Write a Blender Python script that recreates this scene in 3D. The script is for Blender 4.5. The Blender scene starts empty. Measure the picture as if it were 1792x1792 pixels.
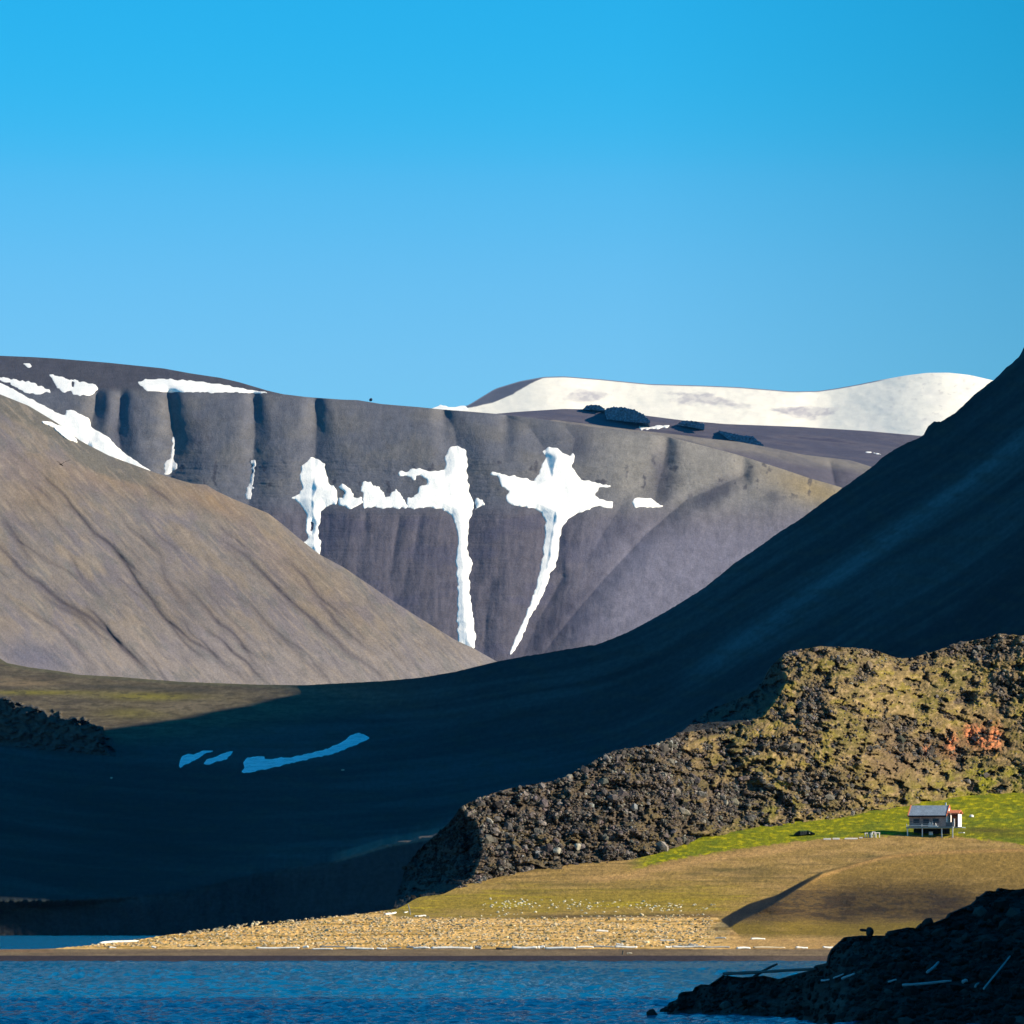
import bpy, bmesh, math
import numpy as np
from mathutils import Vector, Matrix

# ------------------------------------------------------------------ camera, sky, sun, exposure
S = bpy.context.scene
COL = S.collection
F = 10241.0            # focal length in 1792-px units (10 degree lens)
HC = 8.0               # eye height above the water (ship's deck)
VH = 1600.0            # horizon row
cd = bpy.data.cameras.new("camera"); cam = bpy.data.objects.new("camera", cd); COL.objects.link(cam)
cam.location = (0, 0, HC); cam.rotation_euler = (math.radians(90), 0, 0)
cd.sensor_width = 36.0; cd.lens = 36.0 * F / 1792.0
cd.shift_y = (VH - 896) / 1792.0
cd.clip_start = 5.0; cd.clip_end = 60000.0
S.camera = cam

SUN_EL, SUN_AZ = 26.0, 14.0      # azimuth: degrees from +X towards the camera (-Y)
se, sa = math.radians(SUN_EL), math.radians(SUN_AZ)
L = Vector((math.cos(se) * math.cos(sa), -math.cos(se) * math.sin(sa), math.sin(se)))
sd = bpy.data.lights.new("sun", 'SUN'); sd.energy = 5.0; sd.angle = math.radians(0.53); sd.color = (1.0, 0.88, 0.70)
sun = bpy.data.objects.new("sun", sd); COL.objects.link(sun)
sun.rotation_euler = L.to_track_quat('Z', 'Y').to_euler()

w = bpy.data.worlds.new("World"); S.world = w; w.use_nodes = True
nt = w.node_tree; nt.nodes.clear()
sky = nt.nodes.new('ShaderNodeTexSky'); sky.sky_type = 'NISHITA'; sky.sun_disc = False
sky.sun_elevation = se; sky.sun_rotation = math.radians(90 + SUN_AZ)
sky.air_density = 1.0; sky.dust_density = 0.2; sky.ozone_density = 2.0
sep = nt.nodes.new('ShaderNodeSeparateColor'); comb = nt.nodes.new('ShaderNodeCombineColor')
nt.links.new(sky.outputs[0], sep.inputs[0])
tcs = nt.nodes.new('ShaderNodeTexCoord'); sx = nt.nodes.new('ShaderNodeSeparateXYZ'); nt.links.new(tcs.outputs['Generated'], sx.inputs[0])
rz = nt.nodes.new('ShaderNodeFloatCurve')          # how red fades with height: a deep polarised arctic sky
nt.links.new(sx.outputs[2], rz.inputs['Value'])
cv = rz.mapping.curves[0]
for i, (x, y) in enumerate(((0, .85), (.09, .84), (.098, .80), (.122, .52), (.153, .15), (.22, .07), (1, .06))):
    if i in (0,): cv.points[0].location = (x, y)
    elif x == 1: cv.points[1].location = (1, y)
for (x, y) in ((.09, .84), (.098, .80), (.122, .52), (.153, .15), (.22, .07)): cv.points.new(x, y)
rz.mapping.update()
dx = nt.nodes.new('ShaderNodeMapRange'); dx.inputs[1].default_value = .02; dx.inputs[2].default_value = .095
nt.links.new(sx.outputs[0], dx.inputs[0]); dx.inputs[3].default_value = 1.0; dx.inputs[4].default_value = .78
for i, g in enumerate((.040, .0745, .108)):
    b = nt.nodes.new('ShaderNodeMath'); b.operation = 'MULTIPLY'; b.inputs[1].default_value = g
    nt.links.new(sep.outputs[i], b.inputs[0]); out = b.outputs[0]
    if i == 0:
        c = nt.nodes.new('ShaderNodeMath'); c.operation = 'MULTIPLY'; nt.links.new(out, c.inputs[0]); nt.links.new(rz.outputs[0], c.inputs[1]); out = c.outputs[0]
    c = nt.nodes.new('ShaderNodeMath'); c.operation = 'MULTIPLY'; nt.links.new(out, c.inputs[0]); nt.links.new(dx.outputs[0], c.inputs[1]); out = c.outputs[0]
    if i == 0:
        c = nt.nodes.new('ShaderNodeMath'); c.operation = 'MULTIPLY'; nt.links.new(out, c.inputs[0]); nt.links.new(dx.outputs[0], c.inputs[1]); out = c.outputs[0]
    nt.links.new(out, comb.inputs[i])
bg = nt.nodes.new('ShaderNodeBackground'); bg.inputs[1].default_value = 1.0
wo = nt.nodes.new('ShaderNodeOutputWorld')
nt.links.new(comb.outputs[0], bg.inputs[0]); nt.links.new(bg.outputs[0], wo.inputs[0])

S.view_settings.view_transform = 'Standard'; S.view_settings.look = 'None'
S.view_settings.gamma = 1.0; S.view_settings.exposure = 0.6
S.cycles.max_bounces = 4; S.cycles.diffuse_bounces = 2; S.cycles.glossy_bounces = 2
S.cycles.use_denoising = True

# ------------------------------------------------------------------ helpers
rng = np.random.default_rng(7)

def lin(c):
    c = np.asarray(c, float) / 255.0
    return np.where(c <= 0.04045, c / 12.92, ((c + 0.055) / 1.055) ** 2.4)

SUNC = np.array([1.0, .88, .70]) * 5.0 * 2 ** 0.6 / math.pi
SKYC = np.array([.015, .22, .50])
def alb(c, ndl=0.5):
    """base colour that a sunlit surface of that tilt needs to look like the 0-255 colour c"""
    return np.clip(lin(c) / (SUNC * ndl + SKYC), 0.003, 0.9)

def _hash(ix, iy, seed):
    h = (ix.astype(np.int64) * 374761393 + iy.astype(np.int64) * 668265263 + seed * 1442695041) & 0xFFFFFFFF
    h = ((h ^ (h >> 13)) * 1274126177) & 0xFFFFFFFF
    h = h ^ (h >> 16)
    return h

def noise(x, y, seed=0):
    x = np.asarray(x, float); y = np.asarray(y, float)
    x, y = np.broadcast_arrays(x, y)
    x0 = np.floor(x); y0 = np.floor(y); fx = x - x0; fy = y - y0
    sx = fx * fx * fx * (fx * (fx * 6 - 15) + 10); sy = fy * fy * fy * (fy * (fy * 6 - 15) + 10)
    def g(dx, dy):
        a = _hash(x0 + dx, y0 + dy, seed).astype(float) * (2 * math.pi / 4294967296.0)
        return np.cos(a) * (fx - dx) + np.sin(a) * (fy - dy)
    a = g(0, 0); b = g(1, 0); c = g(0, 1); d = g(1, 1)
    return ((a + (b - a) * sx) * (1 - sy) + (c + (d - c) * sx) * sy) * 1.5

def fbm(x, y, octv=5, seed=0, gain=0.5, lac=2.03):
    r = 0; a = 1.0; t = 0
    for i in range(octv):
        r = r + a * noise(x, y, seed + i * 17); t += a
        x, y = (x * .82 - y * .57) * lac + 13.7, (x * .57 + y * .82) * lac + 7.3; a *= gain
    return r / t

def ridged(x, y, octv=4, seed=0, gain=0.5):
    r = 0; a = 1.0; t = 0
    for i in range(octv):
        r = r + a * (1 - 2 * np.abs(noise(x, y, seed + i * 31))); t += a
        x, y = (x * .85 - y * .53) * 2.07 + 3.1, (x * .53 + y * .85) * 2.07 + 9.2; a *= gain
    return r / t

def sst(x):
    x = np.clip(x, 0, 1); return x * x * (3 - 2 * x)

def mixc(c, m, col):
    m = np.clip(m, 0, 1)[..., None]
    return c * (1 - m) + np.asarray(col) * m

def pl(pts, sm=0):
    p = np.array(pts, float)
    def f(u):
        if sm:
            return sum(np.interp(u + d * sm, p[:, 0], p[:, 1]) for d in (-1, -.5, 0, .5, 1)) / 5
        return np.interp(u, p[:, 0], p[:, 1])
    return f

def seg_dist(U, V, pts):
    """pixel distance to a polyline and the parameter along it"""
    best = np.full(U.shape, 1e9); par = np.zeros(U.shape)
    n = len(pts) - 1
    for i in range(n):
        (x0, y0), (x1, y1) = pts[i], pts[i + 1]
        dx, dy = x1 - x0, y1 - y0
        t = np.clip(((U - x0) * dx + (V - y0) * dy) / (dx * dx + dy * dy + 1e-9), 0, 1)
        d = np.hypot(U - x0 - t * dx, V - y0 - t * dy)
        m = d < best; best = np.where(m, d, best); par = np.where(m, (i + t) / n, par)
    return best, par

def inpoly(U, V, pts):
    ins = np.zeros(U.shape, bool); n = len(pts)
    for i in range(n):
        x0, y0 = pts[i]; x1, y1 = pts[(i + 1) % n]
        if y0 == y1: continue
        c = ((V < y0) != (V < y1)) & (U < (x1 - x0) * (V - y0) / (y1 - y0) + x0)
        ins ^= c
    return ins

def soft(U, V, cx, cy, rx, ry, rot=0):
    c, s = math.cos(rot), math.sin(rot)
    a = ((U - cx) * c + (V - cy) * s) / rx; b = (-(U - cx) * s + (V - cy) * c) / ry
    return np.exp(-(a * a + b * b))

def W(u, v, Y):
    """pixel ray at depth Y -> world"""
    return np.stack([(u - 896) * Y / F, Y + 0 * u, HC + (VH - v) * Y / F], -1)

def tag(o, label=None, cat=None, group=None, kind=None):
    if label: o['label'] = label
    if cat: o['category'] = cat
    if group: o['group'] = group
    if kind: o['kind'] = kind
    return o

def mesh_obj(name, co, faces, mat, col=None, smooth=True, parent=None):
    me = bpy.data.meshes.new(name)
    co = np.ascontiguousarray(co, np.float32).reshape(-1, 3)
    faces = np.ascontiguousarray(faces, np.int32)
    k = faces.shape[1]; nf = len(faces)
    me.vertices.add(len(co)); me.vertices.foreach_set('co', co.ravel())
    me.loops.add(nf * k); me.loops.foreach_set('vertex_index', faces.ravel())
    me.polygons.add(nf); me.polygons.foreach_set('loop_start', np.arange(nf, dtype=np.int32) * k)
    try: me.polygons.foreach_set('loop_total', np.full(nf, k, np.int32))
    except Exception: pass
    me.update(calc_edges=True)
    me.polygons.foreach_set('use_smooth', np.full(nf, smooth))
    if col is not None:
        ca = me.color_attributes.new('Col', 'FLOAT_COLOR', 'POINT')
        c4 = np.ones((len(co), 4), np.float32); c4[:, :3] = np.clip(col.reshape(-1, 3), 0, 1)
        ca.data.foreach_set('color', c4.ravel())
    me.materials.append(mat)
    o = bpy.data.objects.new(name, me); COL.objects.link(o)
    if parent: o.parent = parent
    return o

def grid_faces(nr, nc):
    i = np.arange(nr - 1)[:, None] * nc + np.arange(nc - 1)[None, :]
    return np.stack([i, i + 1, i + nc + 1, i + nc], -1).reshape(-1, 4)

def node_mat(name, px, contrast=.25, bump=.5, rough=.95, col=None, spec=.15, cscale=1.0, stretch=(1, 1, 1)):
    """procedural ground/rock: attribute or plain colour, two noises of value variation, noise bump. px = metres per picture pixel"""
    m = bpy.data.materials.new(name); m.use_nodes = True
    t = m.node_tree; N = t.nodes; K = t.links
    p = N['Principled BSDF']; p.inputs['Roughness'].default_value = rough
    p.inputs['Specular IOR Level'].default_value = spec
    tc = N.new('ShaderNodeTexCoord'); mp = N.new('ShaderNodeMapping'); mp.inputs['Scale'].default_value = stretch
    K.new(tc.outputs['Object'], mp.inputs[0])
    if col is None:
        c = N.new('ShaderNodeAttribute'); c.attribute_name = 'Col'; cout = c.outputs['Color']
    else:
        c = N.new('ShaderNodeRGB'); c.outputs[0].default_value = (*col, 1); cout = c.outputs[0]
    n1 = N.new('ShaderNodeTexNoise'); n1.inputs['Scale'].default_value = .35 / px * cscale; n1.inputs['Detail'].default_value = 3; n1.inputs['Roughness'].default_value = .7
    n2 = N.new('ShaderNodeTexNoise'); n2.inputs['Scale'].default_value = .05 / px * cscale; n2.inputs['Detail'].default_value = 5; n2.inputs['Roughness'].default_value = .6
    K.new(mp.outputs[0], n1.inputs['Vector']); K.new(mp.outputs[0], n2.inputs['Vector'])
    add = N.new('ShaderNodeMath'); add.operation = 'ADD'; K.new(n1.outputs[0], add.inputs[0]); K.new(n2.outputs[0], add.inputs[1])
    mr = N.new('ShaderNodeMapRange'); mr.inputs[1].default_value = .7; mr.inputs[2].default_value = 1.3
    mr.inputs[3].default_value = 1 - contrast; mr.inputs[4].default_value = 1 + contrast
    K.new(add.outputs[0], mr.inputs[0])
    mul = N.new('ShaderNodeVectorMath'); mul.operation = 'SCALE'; K.new(cout, mul.inputs[0]); K.new(mr.outputs[0], mul.inputs['Scale'])
    K.new(mul.outputs[0], p.inputs['Base Color'])
    if bump:
        b = N.new('ShaderNodeBump'); b.inputs['Strength'].default_value = bump; b.inputs['Distance'].default_value = px * 2.5
        K.new(n1.outputs[0], b.inputs['Height']); K.new(b.outputs[0], p.inputs['Normal'])
    return m

def layer(name, Dfun, us, vtf, vbf, nr, mat, colfun, back, label, tpow=1.0, kind='structure', cat=None):
    us = np.asarray(us, float); nc = len(us)
    vt = vtf(us); vb = vbf(us)
    t = (np.arange(nr) / (nr - 1.0)) ** tpow
    V = vb[None, :] + (vt - vb)[None, :] * t[:, None]
    U = np.broadcast_to(us, V.shape)
    D = Dfun(U, V)
    co = W(U, V, D); col = colfun(U, V)
    rows = [co]; cols = [col]
    for dy, dz in back:
        r = co[-1].copy(); r[:, 1] += dy; r[:, 2] = np.maximum(r[:, 2] - dz, -40)
        rows.append(r[None]); cols.append(col[-1][None])
    co = np.concatenate(rows); col = np.concatenate(cols)
    o = mesh_obj(name, co, grid_faces(co.shape[0], nc), mat, col)
    tag(o, label, cat, kind=kind)
    return o

# ------------------------------------------------------------------ traced outlines (pixel rows of the 1792 px photograph turned into directions)
def c1(p): return [(x / 2.987, 600 + y / 2.987) for x, y in p]
def c2(p): return [(400 + x / 2.987, 650 + y / 2.987) for x, y in p]
def c3(p): return [(800 + x / 2.987, 600 + y / 2.987) for x, y in p]
def c4(p): return [(1292 + x / 3.584, 600 + y / 3.584) for x, y in p]
def c6(p): return [(300 + x / 3.982, 1240 + y / 3.982) for x, y in p]

# ------------------------------------------------------------------ far snow mountain
S_top = pl([(600, 760), (740, 722), (817, 710.5), (867, 680), (910, 667), (951, 659.6), (987, 658.6), (1051, 663.6), (1135, 672), (1235, 675),
            (1292, 677.5), (1348, 682), (1384, 685), (1431, 684.5), (1465, 679.5), (1501, 673), (1537, 665.6), (1585, 657), (1621, 652.5),
            (1660, 652), (1696, 656), (1738, 665.6), (1800, 685), (1900, 720)], 6)
def D_S(U, V, detail=True):
    p = 12000 / F
    D = 12000 + p * 4.0 * (780 - V)
    D = D + p * 60 * (-np.exp(-((U - 1640) / 110.0) ** 2) * 1.6 - np.exp(-((U - 960) / 90.0) ** 2) * .8 + np.exp(-((U - 1430) / 70.0) ** 2) * .6)
    D = D + p * 14 * fbm(U / 160, V / 60, 4, 3) + p * 1.4 * fbm(U / 18, V / 10, 3, 5)
    return D
SP = [c3([(560, 285), (640, 245), (700, 255), (790, 265), (740, 300), (640, 315)]),
      c3([(1050, 258), (1200, 262), (1360, 265), (1340, 275), (1430, 300), (1535, 335), (1450, 340), (1300, 318), (1180, 325), (1120, 300), (1200, 280)]),
      c3([(1640, 345), (1792, 335), (1840, 350), (1700, 370)]),
      c4([(205, 415), (400, 402), (625, 408), (560, 450), (480, 488), (380, 465), (240, 440)])]
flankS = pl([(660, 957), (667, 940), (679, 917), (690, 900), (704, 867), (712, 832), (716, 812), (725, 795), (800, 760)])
def col_S(U, V):
    n = fbm(U / 60, V / 25, 5, 8); n2 = fbm(U / 14, V / 9, 4, 9)
    base = np.ones(U.shape + (3,)) * np.array([.92, .83, .68])
    base = mixc(base, sst((U - 1440) / 120), (.90, .82, .68))
    base = mixc(base, sst((n + .05) * 1.8) * .3, (.72, .66, .60))
    wu = U + 10 * noise(U / 12, V / 8, 2); wv = V + 3 * noise(U / 15, V / 6, 4)
    for P in SP:
        m = 0
        for k in range(6):
            a = k * math.pi / 3
            m = m + inpoly(wu + 5 * math.cos(a), wv + 2 * math.sin(a), P)
        base = mixc(base, m / 6.0 * .7 * (.6 + .4 * sst(n2 * 3 + .5)), (.40, .36, .38))
    m = sst((n2 - .22) * 5) * sst((U - 1480) / 150) * .35
    base = mixc(base, m, (.42, .38, .36))
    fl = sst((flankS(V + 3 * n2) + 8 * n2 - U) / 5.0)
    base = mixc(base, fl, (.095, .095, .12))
    base = mixc(base, sst((S_top(U) + 2.2 - V) / 1.0) * sst((1560 - U) / 30), (.2, .2, .24))
    return base
mat_S = node_mat("weathered_snow", 1.2, .06, .15, .7, spec=.3)
layer("snow_mountain", D_S, np.arange(600, 1900, 2.0), S_top, lambda u: 790 + 0 * u, 110, mat_S, col_S, [(200, 40), (1500, 500)],
      "white glacier capped mountain on the far horizon")

# ------------------------------------------------------------------ plateau behind the gullied mountain
B3_top = pl([(780, 735), (869, 724), (902, 721), (987, 715.5), (1061, 717), (1128, 727), (1195, 735.6), (1269, 742), (1400, 747), (1515, 754), (1604, 762), (1700, 772), (1900, 800)], 4)
B2_top = pl([(800, 760), (900, 745), (967, 734), (1100, 751), (1200, 762), (1235, 767), (1292, 773), (1341, 782), (1403, 795), (1487, 805), (1523, 816), (1560, 835), (1700, 900)], 4)
def D_B3(U, V, detail=True):
    p = 8600 / F
    return 8600 + p * 7 * (830 - V) + p * 10 * fbm(U / 120, V / 14, 4, 21) + p * 2 * fbm(U / 25, V / 5, 3, 22)
def col_B3(U, V):
    n = fbm(U / 140, (V - .12 * U) / 9, 5, 23)
    c = np.ones(U.shape + (3,)) * alb((92, 90, 106), .52)
    c = mixc(c, sst(n * 1.6 + .4) * .6, alb((122, 114, 120), .52))
    c = mixc(c, sst((n - .15) * 4) * .6, alb((58, 58, 84), .55))
    return c
mat_far = node_mat("far_scree", .85, .16, .35)
layer("plateau", D_B3, np.arange(790, 1800, 2.4), B3_top, lambda u: 900 + 0 * u, 120, mat_far, col_B3, [(300, 30), (2500, 300)],
      "purplish stony plateau below the white mountain")
def D_B2(U, V):
    p = 7700 / F
    D = 7700 + p * 2.6 * (900 - V) + p * 1.0 * (U - 1000)
    D = D + p * 26 * np.exp(-np.abs(U - (1455 + (V - 820) * .2)) / 16) * sst((V - 800) / 20)
    return D + p * 8 * fbm(U / 90, V / 30, 4, 25) + p * 1.5 * fbm(U / 14, V / 9, 3, 26)
def col_B2(U, V):
    n = fbm(U / 120, (V - .28 * U) / 12, 5, 27); top = B2_top(U)
    c = np.ones(U.shape + (3,)) * alb((132, 126, 122), .66)
    c = mixc(c, sst((V - top - 8 - 6 * n) / 18) * .8, alb((92, 88, 104), .66))
    c = mixc(c, sst(n * 3) * .35, alb((80, 80, 98), .66))
    return c
layer("far_hills", D_B2, np.arange(800, 1640, 2.2), B2_top, lambda u: 930 + 0 * u, 110, mat_far, col_B2, [(200, 60), (500, 300)],
      "rounded grey ridge between the gullied mountain and the plateau")

# ------------------------------------------------------------------ snow patches: each one a thing
mat_snow = node_mat("snow", .7, .08, .35, .65, col=(.97, .92, .84), spec=.3)
mat_dsnow = node_mat("dirty_snow", .7, .16, .3, .7, col=(.62, .60, .58), spec=.3)
mat_shsnow = node_mat("shade_blue_snow", .3, .42, .8, .65, col=(.88, .92, .92), spec=.3)  # snow for the shaded slope, the shadow's blue mixed into its colour
SNL = []
def later(*a, **k): SNL.append((a, k))
def snow(P, Df, off, label, mat=mat_snow, jit=3.0, fj=9.0, step=1.25, group=None, holes=(), thick=0.0):
    Df = globals()[Df]; P = list(P); xs = [p[0] for p in P]; ys = [p[1] for p in P]
    us = np.arange(min(xs) - 4, max(xs) + 4, step); vs = np.arange(max(ys) + 4, min(ys) - 4, -step)
    U, V = np.meshgrid(us, vs)
    WU = U + jit * fbm(U / fj, V / fj, 3, 71) * 2; WV = V + jit * fbm(U / fj, V / fj, 3, 72) * 2
    ins = inpoly(WU, WV, P)
    for dx, dy in ((.9, 0), (-.9, 0), (0, .9), (0, -.9)): ins |= inpoly(WU + dx, WV + dy, P)
    for h in holes: ins &= ~inpoly(WU, WV, h)
    ok = ins[:-1, :-1] & ins[1:, :-1] & ins[:-1, 1:] & ins[1:, 1:]
    cnt = np.zeros(U.shape, int)
    cnt[:-1, :-1] += ok; cnt[1:, :-1] += ok; cnt[:-1, 1:] += ok; cnt[1:, 1:] += ok
    inner = (cnt == 4).astype(float)
    bd = (cnt > 0) & (cnt < 4)
    for it in range(4):
        su = np.zeros(U.shape); sv = np.zeros(U.shape); sn = np.zeros(U.shape); w_ = bd.astype(float)
        for dj in (-1, 0, 1):
            for di in (-1, 0, 1):
                su += np.roll(U * w_, (dj, di), (0, 1)); sv += np.roll(V * w_, (dj, di), (0, 1)); sn += np.roll(w_, (dj, di), (0, 1))
        sn = np.maximum(sn, 1); U = np.where(bd, .4 * U + .6 * su / sn, U); V = np.where(bd, .4 * V + .6 * sv / sn, V)
    D = Df(U, V, Df is not D_B)
    er = ok.astype(float); dist = np.zeros(U.shape)
    cur = (cnt == 4)
    for k in range(22):
        dist += cur
        nx = cur.copy(); nx[1:] &= cur[:-1]; nx[:-1] &= cur[1:]; nx[:, 1:] &= cur[:, :-1]; nx[:, :-1] &= cur[:, 1:]
        cur = nx
    for it in range(6):
        dist[1:-1, 1:-1] = (dist[1:-1, 1:-1] * 2 + dist[:-2, 1:-1] + dist[2:, 1:-1] + dist[1:-1, :-2] + dist[1:-1, 2:]) / 6
    if Df is D_B: D = D - np.minimum(.85 * (D - D_B(U, V, False, 0.0)), dist * PB * .8)
    sc = D.mean() / F
    D = D - np.where(cnt == 4, sc * (1.0 + 1.2 * np.clip(dist / 10, 0, 1)) * (1 if Df is D_B or Df is D_S else 4.0) + sc * .8 * fbm(U / 22, V / 30, 3, 73) * np.clip(dist / 6, 0, 1), -sc * .5)
    co = W(U, V, D).reshape(-1, 3)
    fc = grid_faces(len(vs), len(us))[ok.ravel()]
    used = np.unique(fc); mp = np.zeros(len(co), int); mp[used] = np.arange(len(used))
    o = mesh_obj("snow_patch", co[used], mp[fc], mat)
    return tag(o, label, "snow patch", group or "snow patches lying on the mountains")
later(c2([(375, 640), (325, 655), (375, 690), (405, 740), (410, 790), (400, 800), (410, 850), (415, 880), (390, 890), (385, 905), (480, 975), (480, 880), (465, 860), (475, 800), (480, 745), (510, 705), (562, 695), (567, 640), (545, 590), (530, 600), (520, 560), (500, 480), (450, 450), (430, 450), (385, 490), (372, 540), (385, 600)]),
     'D_B', 6, "left snow cross, its foot cut off by the brown hillside", jit=2.2, holes=[c2([(425, 790), (445, 785), (440, 825), (430, 850)])])
later(c2([(562, 600), (605, 588), (642, 618), (657, 655), (700, 660), (702, 692), (670, 705), (640, 725), (610, 705), (572, 695), (570, 660), (600, 655), (615, 635), (580, 610)]),
     'D_B', 5, "small crescent of snow just right of the left snow cross", jit=3)
later(c2([(700, 720), (703, 670), (688, 600), (715, 570), (760, 590), (800, 620), (820, 655), (850, 655), (845, 625), (875, 610), (900, 640), (925, 680), (945, 716), (870, 716), (740, 712)]),
     'D_B', 5, "ragged two humped snow band between the left and the middle cross", mat_snow, jit=2.5)
later(c2([(930, 717), (935, 650), (945, 665), (985, 640), (1000, 600), (1040, 590), (1030, 560), (1000, 540), (985, 550), (970, 575), (950, 550), (925, 540), (890, 555), (880, 530), (900, 512), (935, 530), (960, 505), (1000, 510), (1050, 525), (1100, 520), (1135, 515), (1130, 440), (1160, 400), (1200, 383), (1235, 410), (1250, 450), (1245, 510), (1250, 560), (1260, 640), (1280, 680), (1275, 740), (1260, 780), (1250, 850), (1250, 960), (1277, 1000), (1258, 1060), (1265, 1200), (1280, 1300), (1292, 1400), (1278, 1455), (1200, 1420), (1195, 1300), (1200, 1150), (1190, 1000), (1200, 860), (1185, 790), (1160, 750), (1120, 720), (1050, 712), (980, 718)]),
     'D_B', 6, "middle snow cross with a long left arm and a long straight foot", jit=2.2)
later(c2([(1282, 680), (1300, 660), (1312, 672), (1332, 668), (1337, 695), (1310, 712), (1288, 722)]), 'D_B', 4, "tiny snow scrap touching the right side of the middle cross", jit=3)
later(c3([(130, 675), (160, 688), (200, 675), (260, 690), (330, 700), (375, 715), (400, 720), (430, 680), (450, 620), (470, 597), (448, 565), (475, 543), (520, 550), (560, 575), (590, 595), (605, 570), (612, 600), (600, 640), (630, 690), (650, 715), (700, 718), (740, 738), (805, 743), (808, 755), (740, 757), (720, 790), (740, 818), (812, 830), (817, 868), (740, 852), (680, 870), (640, 890), (600, 905), (570, 930), (545, 980), (530, 1060), (520, 1160), (490, 1205), (460, 1290), (420, 1370), (370, 1450), (340, 1540), (300, 1610), (268, 1645), (285, 1590), (310, 1530), (350, 1450), (380, 1370), (410, 1280), (430, 1200), (450, 1100), (460, 1000), (460, 930), (440, 885), (400, 865), (330, 855), (270, 840), (250, 805), (268, 780), (228, 740), (210, 700)]),
     'D_B', 6, "right snow cross, spread arms and a foot curving down to the left", jit=2.2)
later(c3([(910, 825), (940, 808), (1000, 810), (1040, 828), (1045, 843), (1085, 848), (1060, 860), (970, 860), (925, 857)]), 'D_B', 4, "small flat snow patch alone to the right of the right cross", jit=2.5)
later(c1([(-30, 200), (0, 205), (60, 235), (130, 275), (200, 310), (300, 365), (345, 380), (343, 355), (370, 348), (410, 368), (470, 395), (475, 440), (520, 465), (570, 495), (620, 550), (700, 610), (760, 650), (840, 705), (700, 690), (560, 640), (400, 590), (330, 530), (280, 480), (210, 420), (150, 360), (80, 320), (0, 300), (-30, 290)]),
     'D_B', 6, "long white snow streak slanting down along the edge of the brown hillside", jit=1.2)
later(c1([(205, 407), (270, 413), (330, 440), (400, 500), (412, 530), (330, 492), (270, 440)]), 'D_A', 3, "thin snow tongue on the upper edge of the brown hillside", jit=1.2)
later(c1([(-30, 178), (40, 183), (100, 195), (160, 205), (210, 220), (250, 240), (277, 263), (240, 260), (200, 270), (150, 262), (100, 245), (50, 218), (0, 195), (-30, 190)]), 'D_B', 4, "narrow snow field above the long slanting streak", mat_snow, jit=2.5)
later(c1([(252, 160), (290, 170), (380, 190), (450, 205), (490, 215), (517, 237), (500, 257), (470, 275), (380, 272), (370, 250), (330, 264), (300, 240), (275, 195)]), 'D_B', 4, "pear shaped snow patch high on the left of the gullied mountain", jit=2, holes=[c1([(375, 205), (390, 215), (378, 228)])])
later(c1([(712, 208), (765, 187), (900, 190), (1000, 197), (1150, 214), (1300, 243), (1415, 264), (1200, 259), (1000, 259), (850, 257), (765, 250)]), 'D_B', 4, "long flat snow strip just under the skyline of the gullied mountain", jit=1.5)
later(c1([(110, 104), (150, 106), (178, 120), (160, 131), (130, 121)]), 'D_B', 3, "tiny snow fleck nearest the top left skyline", jit=2)
later(c1([(895, 488), (915, 498), (918, 560), (902, 600), (928, 640), (922, 657), (880, 695), (858, 687), (858, 628), (885, 613), (898, 560)]), 'D_B', 4, "broken snow dribble in a gully above the end of the slanting streak", mat_dsnow, jit=3.5, fj=6)
later(c1([(1308, 612), (1342, 608), (1333, 680), (1324, 740), (1314, 822), (1283, 817), (1290, 760), (1308, 720), (1315, 650)]), 'D_B', 4, "slim upright snow streak in a gully left of the left cross", mat_dsnow, jit=3, fj=6)
later(c3([(950, 434), (985, 434), (1000, 440), (1050, 431), (1135, 428), (1100, 441), (1020, 453), (960, 459)]), 'D_B3', 14, "thin snow sliver on the purplish plateau below the dark crags", jit=2)
later(c4([(775, 678), (820, 682), (865, 690), (905, 697), (900, 703), (855, 696), (800, 688)]), 'D_B3', 14, "faint snow line on the plateau beside the shaded mountainside", jit=1)
later(c2([(1055, 193), (1110, 176), (1160, 187), (1240, 180), (1260, 200), (1200, 208), (1100, 206)]), 'D_S', 10, "snow fringe on the skyline left of the white mountain", jit=1.5)
later(c6([(60, 345), (100, 320), (170, 312), (220, 290), (310, 295), (290, 305), (230, 312), (205, 340), (150, 370), (90, 390), (65, 420), (53, 400)]), 'D_M', 4, "blue snow patch in shadow, leftmost of the shaded slope", mat_shsnow, jit=1.5)
later(c6([(210, 378), (260, 345), (320, 330), (370, 310), (435, 288), (410, 330), (390, 350), (300, 377), (230, 390)]), 'D_M', 4, "dull blue snow patch in shadow beside the leftmost one", mat_shsnow, jit=2)
later(c6([(485, 440), (510, 410), (498, 370), (530, 340), (600, 333), (655, 335), (640, 355), (700, 350), (780, 340), (850, 338), (920, 320), (1050, 290), (1150, 250), (1200, 225), (1230, 195), (1270, 175), (1310, 168), (1350, 185), (1388, 205), (1340, 232), (1230, 277), (1130, 317), (1000, 342), (850, 378), (750, 402), (640, 427), (560, 442), (500, 450)]), 'D_M', 4, "long bright blue snow streak with a club shaped end on the shaded slope", mat_shsnow, jit=1.2)


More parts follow.
